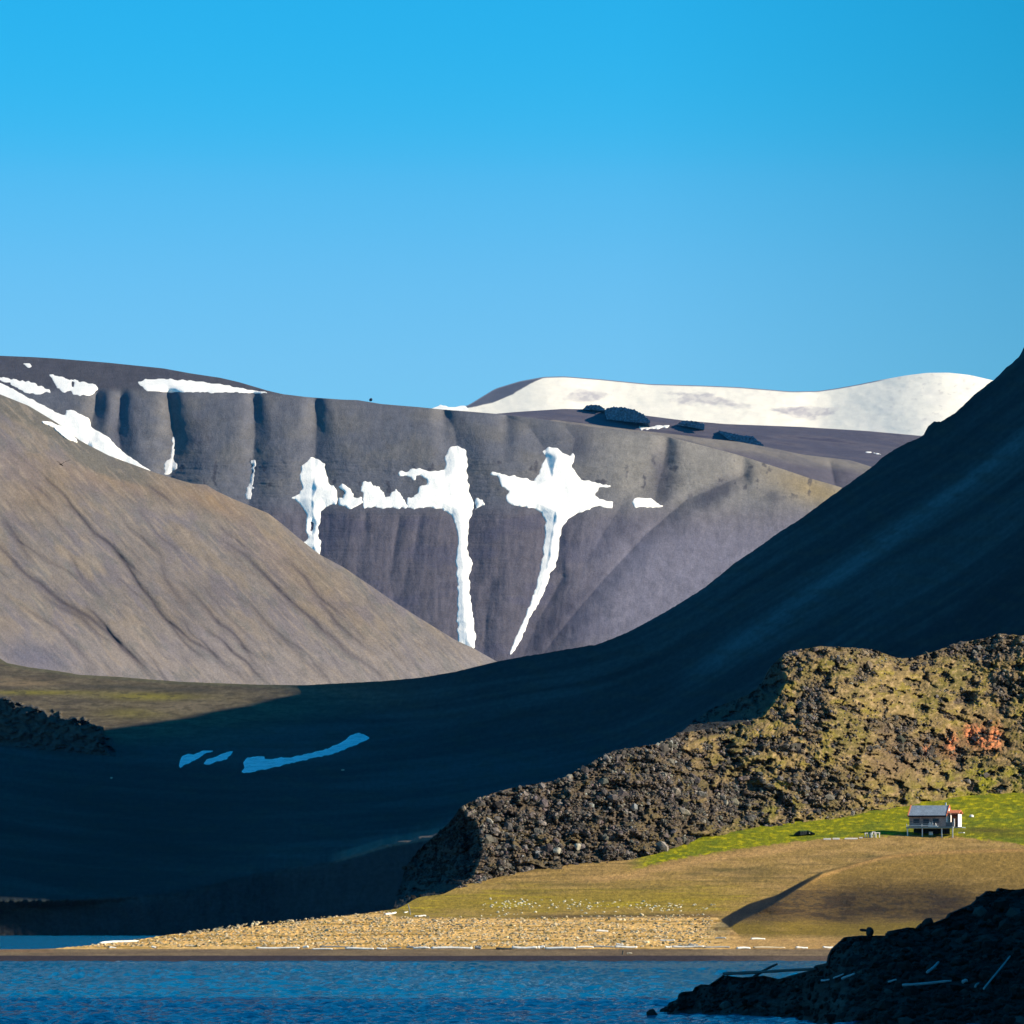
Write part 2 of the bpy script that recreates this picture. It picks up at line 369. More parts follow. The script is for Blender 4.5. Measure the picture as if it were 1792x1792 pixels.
# ------------------------------------------------------------------ gullied mountain (the middle one with the snow crosses)
B_top = pl([(-200, 616), (-20, 622), (0, 622.5), (60, 625), (100, 627.5), (187, 634.5), (285, 644.5), (335, 653.6), (385, 661), (418, 668.6), (469, 683.7), (495, 689.7),
            (536, 694.7), (600, 699.4), (625, 700), (668, 707), (735, 712.6), (768, 716), (818, 720), (867, 724), (930, 731), (1034, 747), (1101, 754),
            (1168, 764), (1235, 781), (1292, 796), (1376, 823), (1417, 837), (1470, 852), (1520, 872), (1600, 910), (1700, 960)], 3)
brow = pl([(-200, 700), (0, 697), (150, 694), (300, 690), (420, 694), (480, 698), (560, 704), (700, 716), (867, 730), (1034, 752), (1168, 770), (1292, 802), (1470, 858), (1700, 966)], 10)
PB = 7000 / F
# gullies: polyline, half width px, depth px, mirror of strength along it
GUL = [([(170, 696), (160, 740), (150, 800)], 16, 34),
       ([(212, 700), (205, 745), (212, 790), (230, 840)], 14, 26),
       ([(296, 696), (302, 740), (306, 780), (298, 830), (310, 900)], 22, 46),
       ([(444, 702), (446, 760), (440, 830), (434, 900)], 17, 26),
       ([(552, 704), (554, 745), (551, 800), (545, 880), (548, 980)], 22, 27),
       ([(775, 716), (795, 750), (800, 790), (812, 900), (815, 1130)], 22, 26),
       ([(885, 728), (925, 745), (952, 785), (975, 870), (955, 1000), (900, 1145)], 22, 24),
       ([(990, 748), (1006, 768), (1000, 800)], 16, 18),
       ([(1165, 785), (1160, 820), (1150, 850), (1145, 885)], 26, 34),
       ([(1300, 832), (1270, 845), (1200, 875), (1130, 935), (1060, 1010), (1000, 1080), (945, 1150)], 15, 26),
       ([(700, 905), (690, 960), (682, 1010), (690, 1060)], 9, 12),
       ([(640, 900), (632, 960), (622, 1020)], 10, 9),
       ([(735, 905), (720, 980), (695, 1050)], 10, 9),
       ([(985, 1010), (940, 1090), (915, 1150)], 14, 14),
       ([(1090, 880), (1040, 960), (990, 1040), (940, 1110)], 18, 8),
       ([(860, 1020), (850, 1090), (846, 1150)], 14, 10),
       ([(1345, 862), (1320, 880), (1250, 915)], 20, 8)]
def brow_g(U):
    b = brow(U)
    for pts, wd, dp in GUL:
        if dp > 17 and wd > 13: b = b + 16 * np.exp(-((U - pts[0][0]) / 15.0) ** 2) * (dp > 22)
    return b
def under_snow(U, V):
    b = np.ones(U.shape)
    for a_, k_ in SNL:
        if a_[1] != 'D_B': continue
        P = a_[0]; xs = [q[0] for q in P]; ys = [q[1] for q in P]
        m = (U > min(xs) - 8) & (U < max(xs) + 8) & (V > min(ys) - 8) & (V < max(ys) + 8)
        if not m.any(): continue
        t = np.zeros(m.sum())
        for dx, dy in ((0, 0), (5, 0), (-5, 0), (0, 5), (0, -5)): t = np.maximum(t, inpoly(U[m] + dx, V[m] + dy, P))
        b[m] = np.minimum(b[m], 1 - t)
    return b
def D_B(U, V, detail=True, gk=1.0):
    br = brow(U); br = br + (brow_g(U) - br) * sst((V - br + 22) / 30)
    x = br - V                                   # px above the brow
    k = 22.0
    sp = k * np.logaddexp(0, x / k)              # soft plus: rounded shoulder
    D = 7000 + PB * (1.45 * (1160 - V) + 3.2 * sp)
    D = D + PB * (.62 * k * 6 * np.logaddexp(0, (U - 1040) / (k * 6)) - .10 * U)
    D = D - PB * 18 * sst((V - 880) / 260)       # talus foot
    D = D + PB * 5 * sst((V - 800) / 30) * sst((900 - V) / 40) * sst((1080 - U) / 80)   # steeper rock band
    for pts, wd, dp in GUL:
        ys = [q[1] for q in pts]; xs = [q[0] for q in pts]
        m = (V > min(ys) - 60) & (V < max(ys) + 60) & (U > min(xs) - wd * 5) & (U < max(xs) + wd * 5)
        if not m.any(): continue
        d, par = seg_dist(U[m], V[m], pts)
        wv_ = wd * (.55 + .75 * np.clip(par * 1.6, 0, 1)) * (1 + .25 * noise(V[m] / 26, U[m] / 60, 133)); sm_ = .5 if wd < 11 else .82
        D[m] += gk * sm_ * PB * dp * (.70 * np.exp(-(d / (wv_ * 1.3)) ** 2) + .30 * np.exp(-d / (wv_ * .5))) * (.55 + .45 * np.sin(np.clip(par, 0.02, 1) * math.pi) ** .5)
    D = D + PB * 5 * fbm(U / 70, V / 110, 3, 31)
    if detail:
        bare = under_snow(U, V)
        D0 = D.copy()
        low = sst((V - 880) / 40) * sst((1150 - U) / 200)
        D = D + PB * 2.6 * low * fbm(U / 18 + V / 300, V / 110, 4, 33)
        D = D + PB * 1.0 * fbm(U / 7, V / 9, 3, 34)
        D = D + PB * 1.6 * sst((1000 - U) / 150) * fbm(U / 160, V / 4.5, 3, 135) * sst((V - 770) / 60)
        D = D + PB * 2.5 * np.maximum(0, fbm(U / 22, V / 5, 3, 35)) * sst((V - 790) / 20) * sst((880 - V) / 30)
        D = D0 + (D - D0) * bare
    return D
def col_B(U, V):
    n = fbm(U / 90, V / 45, 5, 36); n2 = fbm(U / 16, V / 26, 4, 37); st = fbm(U / 11 + V / 120, V / 120, 4, 38)
    c = np.ones(U.shape + (3,)) * alb((98, 101, 112), .46)
    c = mixc(c, sst(n * 1.5 + .4) * .4, alb((116, 113, 106), .46))
    plate = sst((brow(U) - 3 + 6 * n - V) / 14) * sst((560 - U) / 80)
    c = mixc(c, plate * .75, alb((80, 77, 86), .60))
    low = sst((V - 865) / 50)
    c = mixc(c, low * .8, alb((90, 87, 100), .46))
    c = mixc(c, low * sst(st * 2) * .25, alb((104, 96, 100), .48))
    c = mixc(c, low * sst(n * 3) * .45, alb((74, 76, 100), .46))
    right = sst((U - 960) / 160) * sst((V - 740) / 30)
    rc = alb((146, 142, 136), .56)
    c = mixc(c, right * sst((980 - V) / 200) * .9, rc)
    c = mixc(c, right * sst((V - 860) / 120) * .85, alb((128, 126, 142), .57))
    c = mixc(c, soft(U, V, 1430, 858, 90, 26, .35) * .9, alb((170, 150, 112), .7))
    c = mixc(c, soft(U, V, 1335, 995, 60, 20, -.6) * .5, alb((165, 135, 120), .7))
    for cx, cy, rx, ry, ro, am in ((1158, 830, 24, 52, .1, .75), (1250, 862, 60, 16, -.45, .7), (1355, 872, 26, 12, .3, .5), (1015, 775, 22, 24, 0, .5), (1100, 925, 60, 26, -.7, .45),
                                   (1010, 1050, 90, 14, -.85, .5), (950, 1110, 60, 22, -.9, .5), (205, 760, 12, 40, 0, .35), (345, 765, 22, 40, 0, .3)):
        c = mixc(c, soft(U + 14 * n2, V + 14 * n, cx, cy, rx, ry, ro) * am, alb((62, 64, 84), .6))  # bluish shadow in the gully hollows painted as soft patches
    c = c * (1 + .22 * n2 + .14 * noise(U / 3.1, V / 3.1, 39))[..., None]
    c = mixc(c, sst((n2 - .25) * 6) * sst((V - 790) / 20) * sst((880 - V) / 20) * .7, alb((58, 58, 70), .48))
    return c
mat_B = node_mat("scree", .70, .20, .5)
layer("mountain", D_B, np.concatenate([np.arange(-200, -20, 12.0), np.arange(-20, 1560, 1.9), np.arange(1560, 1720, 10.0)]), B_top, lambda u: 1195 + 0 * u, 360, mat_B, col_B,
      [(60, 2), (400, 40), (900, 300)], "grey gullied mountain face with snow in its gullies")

# ------------------------------------------------------------------ brown hill on the left
A_top = pl([(-300, 600), (-20, 682), (0, 690), (50, 710), (100, 740), (140, 771), (190, 797), (274, 828), (335, 846), (361, 848), (378, 859), (408, 873), (469, 898), (495, 918),
            (522, 941), (562, 972), (600, 992), (634, 1015), (688, 1052), (735, 1082), (795, 1119), (828, 1134), (872, 1159), (960, 1200)], 3)
A_bot = pl([(-300, 1225), (400, 1225), (700, 1225), (850, 1225), (960, 1240)])
PA = 4400 / F
AG = [(c1([(60, 570), (240, 700), (360, 850), (450, 940), (560, 1050), (660, 1160), (740, 1280), (860, 1450), (1000, 1550), (1140, 1650), (1280, 1770)]), 5, 9),
      (c1([(770, 740), (830, 790), (900, 850)]), 5, 5),
      (c1([(1100, 990), (1300, 1130), (1380, 1220), (1450, 1290), (1600, 1420), (1800, 1600), (2050, 1780)]), 6, 7),
      (c1([(-60, 1040), (0, 1070), (150, 1230), (400, 1400), (560, 1500), (700, 1650), (800, 1760)]), 6, 8),
      (c1([(440, 1380), (560, 1480), (640, 1600), (740, 1700)]), 4, 7), (c1([(860, 1450), (960, 1560), (1060, 1650)]), 4, 5),
      (c1([(0, 900), (60, 980), (160, 1140)]), 8, 5), (c1([(1500, 1130), (1580, 1220), (1640, 1300), (1760, 1420)]), 5, 5),
      (c1([(940, 1250), (1100, 1420), (1260, 1560), (1340, 1700)]), 5, 5), (c1([(1060, 1470), (1200, 1600), (1300, 1690), (1380, 1780)]), 4, 6),
      (c1([(350, 1080), (420, 1230), (520, 1330)]), 6, 3), (c1([(200, 1300), (420, 1440), (560, 1560)]), 5, 4),
      (c1([(1640, 1330), (1760, 1460), (1960, 1640)]), 5, 4), (c1([(100, 1360), (300, 1500), (500, 1700)]), 5, 4),
      (c1([(820, 1120), (900, 1290), (1010, 1440)]), 7, 3), (c1([(1250, 1330), (1450, 1520), (1650, 1720)]), 6, 3)]
ga = np.random.default_rng(12)
for i in range(34):
    x = ga.uniform(-40, 760); y = A_top(np.array([x]))[0] + ga.uniform(60, 330)
    if y > 1150: continue
    P_ = [(x, y)]; dr_ = ga.uniform(.85, 1.25)
    for k in range(ga.integers(3, 8)):
        x += ga.uniform(10, 19); y += dr_ * ga.uniform(11, 17); P_.append((x, y))
    AG.append((P_, ga.uniform(1.8, 3.4), ga.uniform(1.4, 3.4)))
def D_A(U, V, detail=True):
    D = 4400 + PA * (1.75 * (1190 - V) + .80 * (U - 450))
    top = A_top(U); D = D + PA * 34 * np.exp(-(V - top) / 22.0)
    wu = U + 4 * noise(U / 45, V / 45, 40); wv = V + 4 * noise(U / 45, V / 45, 41)
    for pts, wd, dp in AG:
        xs = [q[0] for q in pts]; ys = [q[1] for q in pts]
        m = (V > min(ys) - 30) & (V < max(ys) + 30) & (U > min(xs) - 30) & (U < max(xs) + 30)
        d, par = seg_dist(wu[m], wv[m], pts)
        D[m] += PA * dp * np.exp(-(d / wd) ** 1.2) * np.sin(np.clip(par, .03, .97) * math.pi) ** .6
    # streaks run down to the right
    a = U - V * .95; b = U * .7 + V
    D = D + PA * 8 * fbm(a / 120, b / 380, 3, 42)
    if detail:
        D = D + PA * 1.5 * ridged(a / 26 + 1.2 * noise(a / 60, b / 120, 49), b / 210, 3, 43) * (.25 + .75 * sst((V - 930) / 150)) + PA * 1.3 * fbm(a / 7, b / 18, 3, 44)
    return D
def col_A(U, V):
    a = U - V * .95; b = U * .7 + V
    n = fbm(U / 110, V / 60, 5, 45); st = fbm(a / 13, b / 90, 4, 46); s2 = fbm(a / 60, b / 170, 4, 47); fine = fbm(a / 4, b / 18, 3, 48)
    top = A_top(U)
    c = np.ones(U.shape + (3,)) * alb((142, 131, 122), .76)
    c = mixc(c, sst(fbm(a / 70, b / 110, 4, 154) * 4 + .2) * .55, alb((126, 118, 126), .76))
    c = mixc(c, sst(s2 * 2 + .5) * .5, alb((124, 119, 122), .76))
    c = mixc(c, sst((s2 - .02) * 4) * .55, alb((158, 140, 116), .76))
    c = mixc(c, sst((V - 1060) / 110) * .6, alb((158, 148, 144), .76))
    c = mixc(c, sst((fbm(a / 30, b / 60, 4, 149) - .08) * 5) * .4, alb((116, 116, 112), .76))
    br = soft(U, V, 215, 842, 190, 26, .18) + soft(U, V, 520, 1000, 150, 36, .72) * .7 + soft(U, V, 380, 880, 60, 20, .4) + soft(U, V, 60, 870, 70, 40, .2) * .8
    c = mixc(c, br * .55, alb((156, 130, 100), .76))
    up = sst((42 + 14 * n - (V - top)) / 14) * sst((300 - U) / 70)
    c = mixc(c, up * .85, alb((112, 108, 100), .76))
    c = mixc(c, sst(st * 2.6) * .30, alb((104, 99, 102), .76))
    c = mixc(c, sst((fbm(a / 9, b / 60, 4, 153) - .12) * 5) * .35, alb((176, 158, 138), .76))
    c = mixc(c, soft(U + 20 * n, V, 55, 1150, 70, 30, .3) * .7, alb((104, 104, 124), .76))
    c = mixc(c, soft(U + 30 * n, V, 330, 1040, 120, 60, .6) * .35, alb((112, 104, 108), .76))
    wu = U + 4 * noise(U / 45, V / 45, 40); wv = V + 4 * noise(U / 45, V / 45, 41)
    for pts, wd, dp in AG:
        xs = [q[0] for q in pts]; ys = [q[1] for q in pts]
        m = (V > min(ys) - 30) & (V < max(ys) + 30) & (U > min(xs) - 30) & (U < max(xs) + 30)
        if not m.any(): continue
        d, par = seg_dist(wu[m], wv[m], pts)
        c[m] = mixc(c[m], np.exp(-(d / (wd * .8)) ** 1.5) * min(.8, .12 + dp / 9) * np.sin(np.clip(par, .04, .96) * math.pi) ** .5, alb((76, 70, 78), .7))
    ln = np.abs(noise(a / 17 + .8 * noise(U / 50, V / 50, 151), b / 150, 150)); ln2 = noise(U / 70, V / 70, 152)
    c = mixc(c, np.exp(-(ln / .05) ** 2) * sst(ln2 * 3 + .1) * sst((V - 880) / 100) * .25, alb((96, 88, 92), .76))
    return c * 1.12 * (1 + .12 * fine + .22 * noise(U / 2.6, V / 2.6, 50) + .12 * n)[..., None]
mat_A = node_mat("brown_scree", .44, .13, .35)
layer("hillside", D_A, np.concatenate([np.arange(-300, -10, 14.0), np.arange(-10, 960, 1.7)]), A_top, A_bot, 340, mat_A, col_A, [(40, 6), (300, 120), (700, 300)],
      "sunlit brown scree hillside with dark erosion lines on the left")

# ------------------------------------------------------------------ shaded mountain and the tundra ramp running down to the sea
M_top = pl([(-500, 1120), (-100, 1145), (0, 1152.5), (12, 1160), (50, 1167.6), (100, 1174), (141, 1181), (201, 1184), (314, 1193), (450, 1198), (534, 1199), (668, 1192), (735, 1186),
            (795, 1176), (872, 1157), (934, 1146), (1048, 1127), (1101, 1105.5), (1168, 1069), (1228, 1032), (1262, 1005), (1285, 986), (1322, 961.6),
            (1362, 932), (1400, 909), (1448, 873), (1487, 845.5), (1529, 815), (1543, 801), (1571, 783), (1616, 762), (1624, 746), (1635, 737), (1646, 738),
            (1671, 723), (1710, 686.5), (1738, 665.6), (1763, 642), (1783, 625), (1792, 608), (1900, 515), (1900, 515), (2100, 345), (2400, 120), (2800, -150), (3600, -500)])
M_topj = lambda u: M_top(u) + np.where(u > 900, 1.0, .35) * 1.6 * fbm(u / 9, 0 * u + 3.3, 4, 51)
M_sm = pl([(x, M_top(np.array([x]))[0]) for x in range(-500, 3600, 60)], 50)
cliff_top = pl([(-500, 1600), (0, 1592), (150, 1586), (300, 1566), (450, 1529), (571, 1511), (596, 1503), (677, 1479), (750, 1466), (850, 1440), (1000, 1430), (3600, 1430)], 6)
PM = 3000 / F
bluff = pl([(-500, 1200), (0, 1218), (60, 1240), (120, 1253), (176, 1270), (200, 1300), (230, 1325)], 4)
def D_M(U, V, detail=True):
    base = V.copy() if isinstance(V, np.ndarray) else V
    DR = 203.0 / (.0945 - np.clip((1600 - base), -40, 560) / F)
    DR = DR - 90 * sst((U - 250) / 400)
    off = np.clip(U - 1800, 0, None)  # unseen slope past the right edge, shaped for the shadow it casts
    DM = 2900 + PM * (2.5 * (1150 - base) - 1.6 * (U - 1300)) - PM * 3.5 * off
    DM = DM + PM * 5 * 30 * np.logaddexp(0, (740 - U) / 30)
    DM = np.maximum(DM, np.where(U > 1800, 2100.0, 2350.0))
    k = 60.0
    D = -k * np.logaddexp(-DM / k, -DR / k)
    if detail:
        s = (V - .85 * M_sm(U))
        amp = sst((U - 500) / 500)
        D = D + PM * (4 + 22 * amp) * fbm(s / 95, U / 900, 3, 52) + PM * 4 * amp * fbm(s / 24, U / 420, 3, 53) + PM * 1.2 * fbm(U / 12, V / 10, 3, 54)
    # dark bluff at the far left, its broken face turned away from the sun
    nb = fbm(U / 16, V / 14, 4, 55)
    mk = sst((V - bluff(U) - 16 * nb) / 6) * sst((200 - U + 30 * nb) / 20)
    Db = 3040 + PM * (.5 * (1325 - V) - 1.5 * (U - 100)) + PM * 34 * ridged(U / 30, V / 22, 4, 59) * (1 if detail else 0)
    D = np.where(V < 1325, D * (1 - mk) + np.minimum(D, Db) * mk, D)
    ct = cliff_top(U) + 5 * fbm(U / 22, 0 * U, 4, 56)
    Dl = 2214 - .33 * np.clip(U - 480, 0, 420) + .216 * .75 * (1637 - V)
    if detail: Dl = Dl + .216 * 9 * ridged(U / 40, V / 160, 3, 57) + .216 * 6 * fbm(U / 14, V / 22, 3, 58)
    mm = sst((ct - V) / 26 + .0)
    D = Dl * (1 - mm) + np.maximum(D, 2100 + 0 * D) * mm
    return D
def col_M(U, V):
    s = (V - .85 * M_sm(U))
    n = fbm(U / 120, V / 50, 5, 60); st = fbm(s / 34, U / 700, 4, 61); f = fbm(U / 8, V / 6, 3, 62); st2 = fbm(s / 11, U / 200, 3, 63)
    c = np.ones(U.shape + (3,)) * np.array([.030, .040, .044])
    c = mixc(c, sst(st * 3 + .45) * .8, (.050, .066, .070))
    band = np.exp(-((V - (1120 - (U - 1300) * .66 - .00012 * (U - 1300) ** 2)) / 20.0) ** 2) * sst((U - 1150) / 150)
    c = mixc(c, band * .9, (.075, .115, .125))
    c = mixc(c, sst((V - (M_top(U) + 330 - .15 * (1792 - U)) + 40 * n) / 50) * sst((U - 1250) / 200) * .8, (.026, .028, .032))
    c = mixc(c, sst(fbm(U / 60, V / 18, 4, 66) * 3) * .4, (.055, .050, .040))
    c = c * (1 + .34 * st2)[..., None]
    c = c * (1 - .32 * sst((700 - U) / 500) * sst((V - 1300) / 120))[..., None]  # deeper shade towards the lower left, put into the colour
    # far-left tundra: olive, brown and green
    tun = sst((560 - U) / 400 + sst((1290 - V) / 60) * .6) * sst((1320 - V) / 40) * sst((1000 - U) / 150)
    n3 = fbm(U / 90, V / 10, 5, 64)
    t = np.ones(U.shape + (3,)) * alb((112, 102, 82), .5)
    t = mixc(t, sst(n3 * 3 + .4) * .8, alb((86, 78, 66), .5))
    t = t * (1 + .35 * fbm(U / 14, V / 3, 3, 164) + .2 * noise(U / 3, V / 2, 165))[..., None]
    t = mixc(t, (soft(U, V, 262, 1219, 90, 7, .02) + soft(U, V, 60, 1212, 90, 4) + soft(U, V, 235, 1248, 60, 9) * .6) * .9, alb((134, 126, 56), .5))
    t = mixc(t, soft(U, V, 330, 1234, 60, 10, -.1) * .8, alb((130, 118, 96), .5))
    t = mixc(t, soft(U + 12 * n, V, 250, 1204, 110, 4.5, .04) * .85, alb((74, 72, 62), .5))
    t = mixc(t, soft(U + 10 * n, V + 2 * n3, 40, 1196, 60, 4) * .8 + soft(U, V, 20, 1188, 40, 3) * .5, alb((140, 120, 92), .5))
    t = mixc(t, sst((fbm(U / 26, V / 4, 4, 166) - .12) * 6) * .6, alb((72, 68, 54), .5))
    t = mixc(t, sst((M_top(U) + 8 - V) / 6) * .6, alb((98, 98, 76), .5))
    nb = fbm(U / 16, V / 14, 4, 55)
    t = mixc(t, sst((V - bluff(U) - 16 * nb + 3) / 6) * sst((215 - U) / 20) * .85, (.05, .052, .05))  # shade on the bluff face painted in as dark colour
    c = mixc(c, tun, t * 1.0)
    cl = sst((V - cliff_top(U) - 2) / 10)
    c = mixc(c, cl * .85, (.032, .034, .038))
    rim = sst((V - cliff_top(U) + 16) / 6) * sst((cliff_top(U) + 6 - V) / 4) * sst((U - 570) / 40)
    c = mixc(c, rim, (.12, .105, .09))  # sunlit streak along the cliff edge, painted as a paler colour
    return c * (1 + .3 * f)[..., None]
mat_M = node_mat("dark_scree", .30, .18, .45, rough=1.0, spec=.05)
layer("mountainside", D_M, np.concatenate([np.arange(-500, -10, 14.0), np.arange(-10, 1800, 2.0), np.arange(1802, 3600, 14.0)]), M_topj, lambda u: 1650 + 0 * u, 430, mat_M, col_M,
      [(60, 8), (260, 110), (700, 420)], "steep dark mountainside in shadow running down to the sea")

for a_, k_ in SNL: snow(*a_, **k_)

#PART2
def world_field(name, x0, x1, y0, y1, n, m, zf, mat, c, label):
    X, Y = np.meshgrid(np.linspace(x0, x1, n), np.linspace(y0, y1, m))
    co = np.stack([X, Y, zf(X, Y)], -1)
    col = np.ones(X.shape + (3,)) * np.array(c)
    o = mesh_obj(name, co, grid_faces(m, n), mat, col); return tag(o, label, None, kind='structure')
peakH = pl([(2036, 0), (2044, 20), (2052, 350), (2300, 440), (2900, 470), (3052, 452), (3182, 442), (3310, 436), (3468, 417), (3600, 385), (3900, 300), (4300, 150)])  # heights of an unseen added ridge, set by the shadow edge it casts
world_field("shadow_ridge", 395, 900, 2040, 4300, 60, 220, lambda X, Y: -30 + (peakH(Y) + 30) * sst((X - 392) / 58) * (1 - .5 * sst((X - 600) / 300)) + 6 * fbm(X / 60, Y / 60, 3, 77) * sst((X - 400) / 50),
            mat_M, (.04, .05, .05), "added ridge beyond the right edge that shades the mountainside")
world_field("shadow_cliff", 95, 300, 250, 540, 120, 160, lambda X, Y: -3 + 112 * sst((X - 98 - 10 * ridged(Y / 22, X / 90, 3, 79)) / 42) * sst((Y - 255) / 30) * sst((538 - Y) / 40) * (1 + .10 * fbm(X / 14, Y / 14, 4, 78)),  # unseen cliff added to keep the near shore in shade
            mat_M, (.03, .035, .035), "added cliff beyond the right edge that shades the black shore")
# ------------------------------------------------------------------ grass slope, beach and spit (with the knoll in front)
R_top = pl([(600, 1660), (688, 1591), (700, 1553), (710, 1516), (733, 1486), (760, 1463), (786, 1440), (806, 1413), (830, 1400), (856, 1390), (901, 1378), (964, 1368), (989, 1360), (1014, 1347),
            (1045, 1328), (1074, 1314), (1112, 1308), (1156, 1301), (1190, 1283), (1220, 1258), (1245, 1240), (1268, 1232), (1312, 1214), (1335, 1194), (1348, 1167),
            (1375, 1142), (1391, 1138), (1437, 1131), (1481, 1133), (1530, 1137), (1553, 1146), (1571, 1152), (1593, 1152), (1626, 1143), (1671, 1127), (1727, 1116),
            (1749, 1109), (1792, 1113), (1900, 1090), (2100, 1120), (2400, 1200)], 2)
R_base = pl([(600, 1610), (688, 1591), (775, 1581), (806, 1566), (863, 1553), (926, 1538), (976, 1531), (1027, 1526), (1100, 1521), (1150, 1510), (1214, 1488), (1245, 1468),
             (1300, 1462), (1400, 1447), (1500, 1437), (1560, 1425), (1610, 1410), (1650, 1400), (1792, 1396), (2400, 1396)], 4)
GY = pl([(1380, 1250), (1400, 1232), (1458, 1180), (1500, 1150), (1560, 1112), (1600, 1085), (1655, 1015), (1661, 1011), (1672, 1005), (1682, 1000), (1700, 984), (1800, 900)], 2)
G_sil = pl([(-300, 1668), (0, 1661.5), (60, 1661), (95, 1660), (110, 1658), (145, 1655.5), (175, 1652), (215, 1649), (250, 1643), (300, 1635), (370, 1630), (430, 1622), (500, 1615), (560, 1608), (640, 1598), (690, 1591)], 3)
e2 = pl([(1200, 1640), (1232, 1634), (1251, 1630.7), (1272, 1625.7), (1301, 1609), (1326, 1597), (1351, 1584), (1376, 1568.7), (1400, 1553), (1440, 1530), (1504, 1510), (1548, 1498.5), (1615, 1491), (1700, 1488), (1792, 1485.5), (2400, 1480)], 2)
e1 = pl([(1200, 1640), (1231, 1627), (1281, 1597), (1312, 1580.5), (1359, 1566), (1400, 1544), (1440, 1524), (1504, 1507), (1548, 1496), (1615, 1489), (1792, 1484), (2400, 1478)], 2)
def G_top(u): return np.where(u < 690, G_sil(u) + .8 * noise(u / 5, 0 * u) * (u > 95), R_base(u) - 16 * sst((u - 690) / 50))
def D_G(U, V, detail=True):
    D = GY(V)
    # the knoll stands in front of the slope behind the dark left-facing bank
    k = sst((V - e1(U)) / np.maximum(e2(U) - e1(U), 1.5)) * sst((U - 1228) / 12)
    amp = 32 * sst((1662 - V) / 90) * sst((U - 1225) / 60) * (1 - .93 * sst((U - 1350) / 120))
    rise = np.where(U > 1225, .16 * np.clip(V - e2(U), 0, 200), 0) * sst((U - 1225) / 80) * .35
    D = D - k * amp + k * rise
    p = D / F
    if detail:
        D = D + p * (9 * fbm(U / 80, V / 14, 4, 80) + 4 * fbm(U / 9, V / 3.5, 3, 81)) * sst((1668 - V) / 8)
        # rows of tussocks and cobbles along the spit
        sp = sst((1657 - V) / 4) * sst((V - (1606 - .004 * U)) / 6) * sst((1260 - U) / 40)
        D = D - p * 22 * sp * np.maximum(0, fbm(U / 6.5 + .35 * V, V / 2.2, 3, 82))
    return D
gline = pl([(1050, 1530), (1100, 1525), (1170, 1508), (1214, 1500), (1300, 1487), (1400, 1474), (1440, 1470), (1590, 1463), (1680, 1466), (1792, 1480), (2400, 1480)], 5)
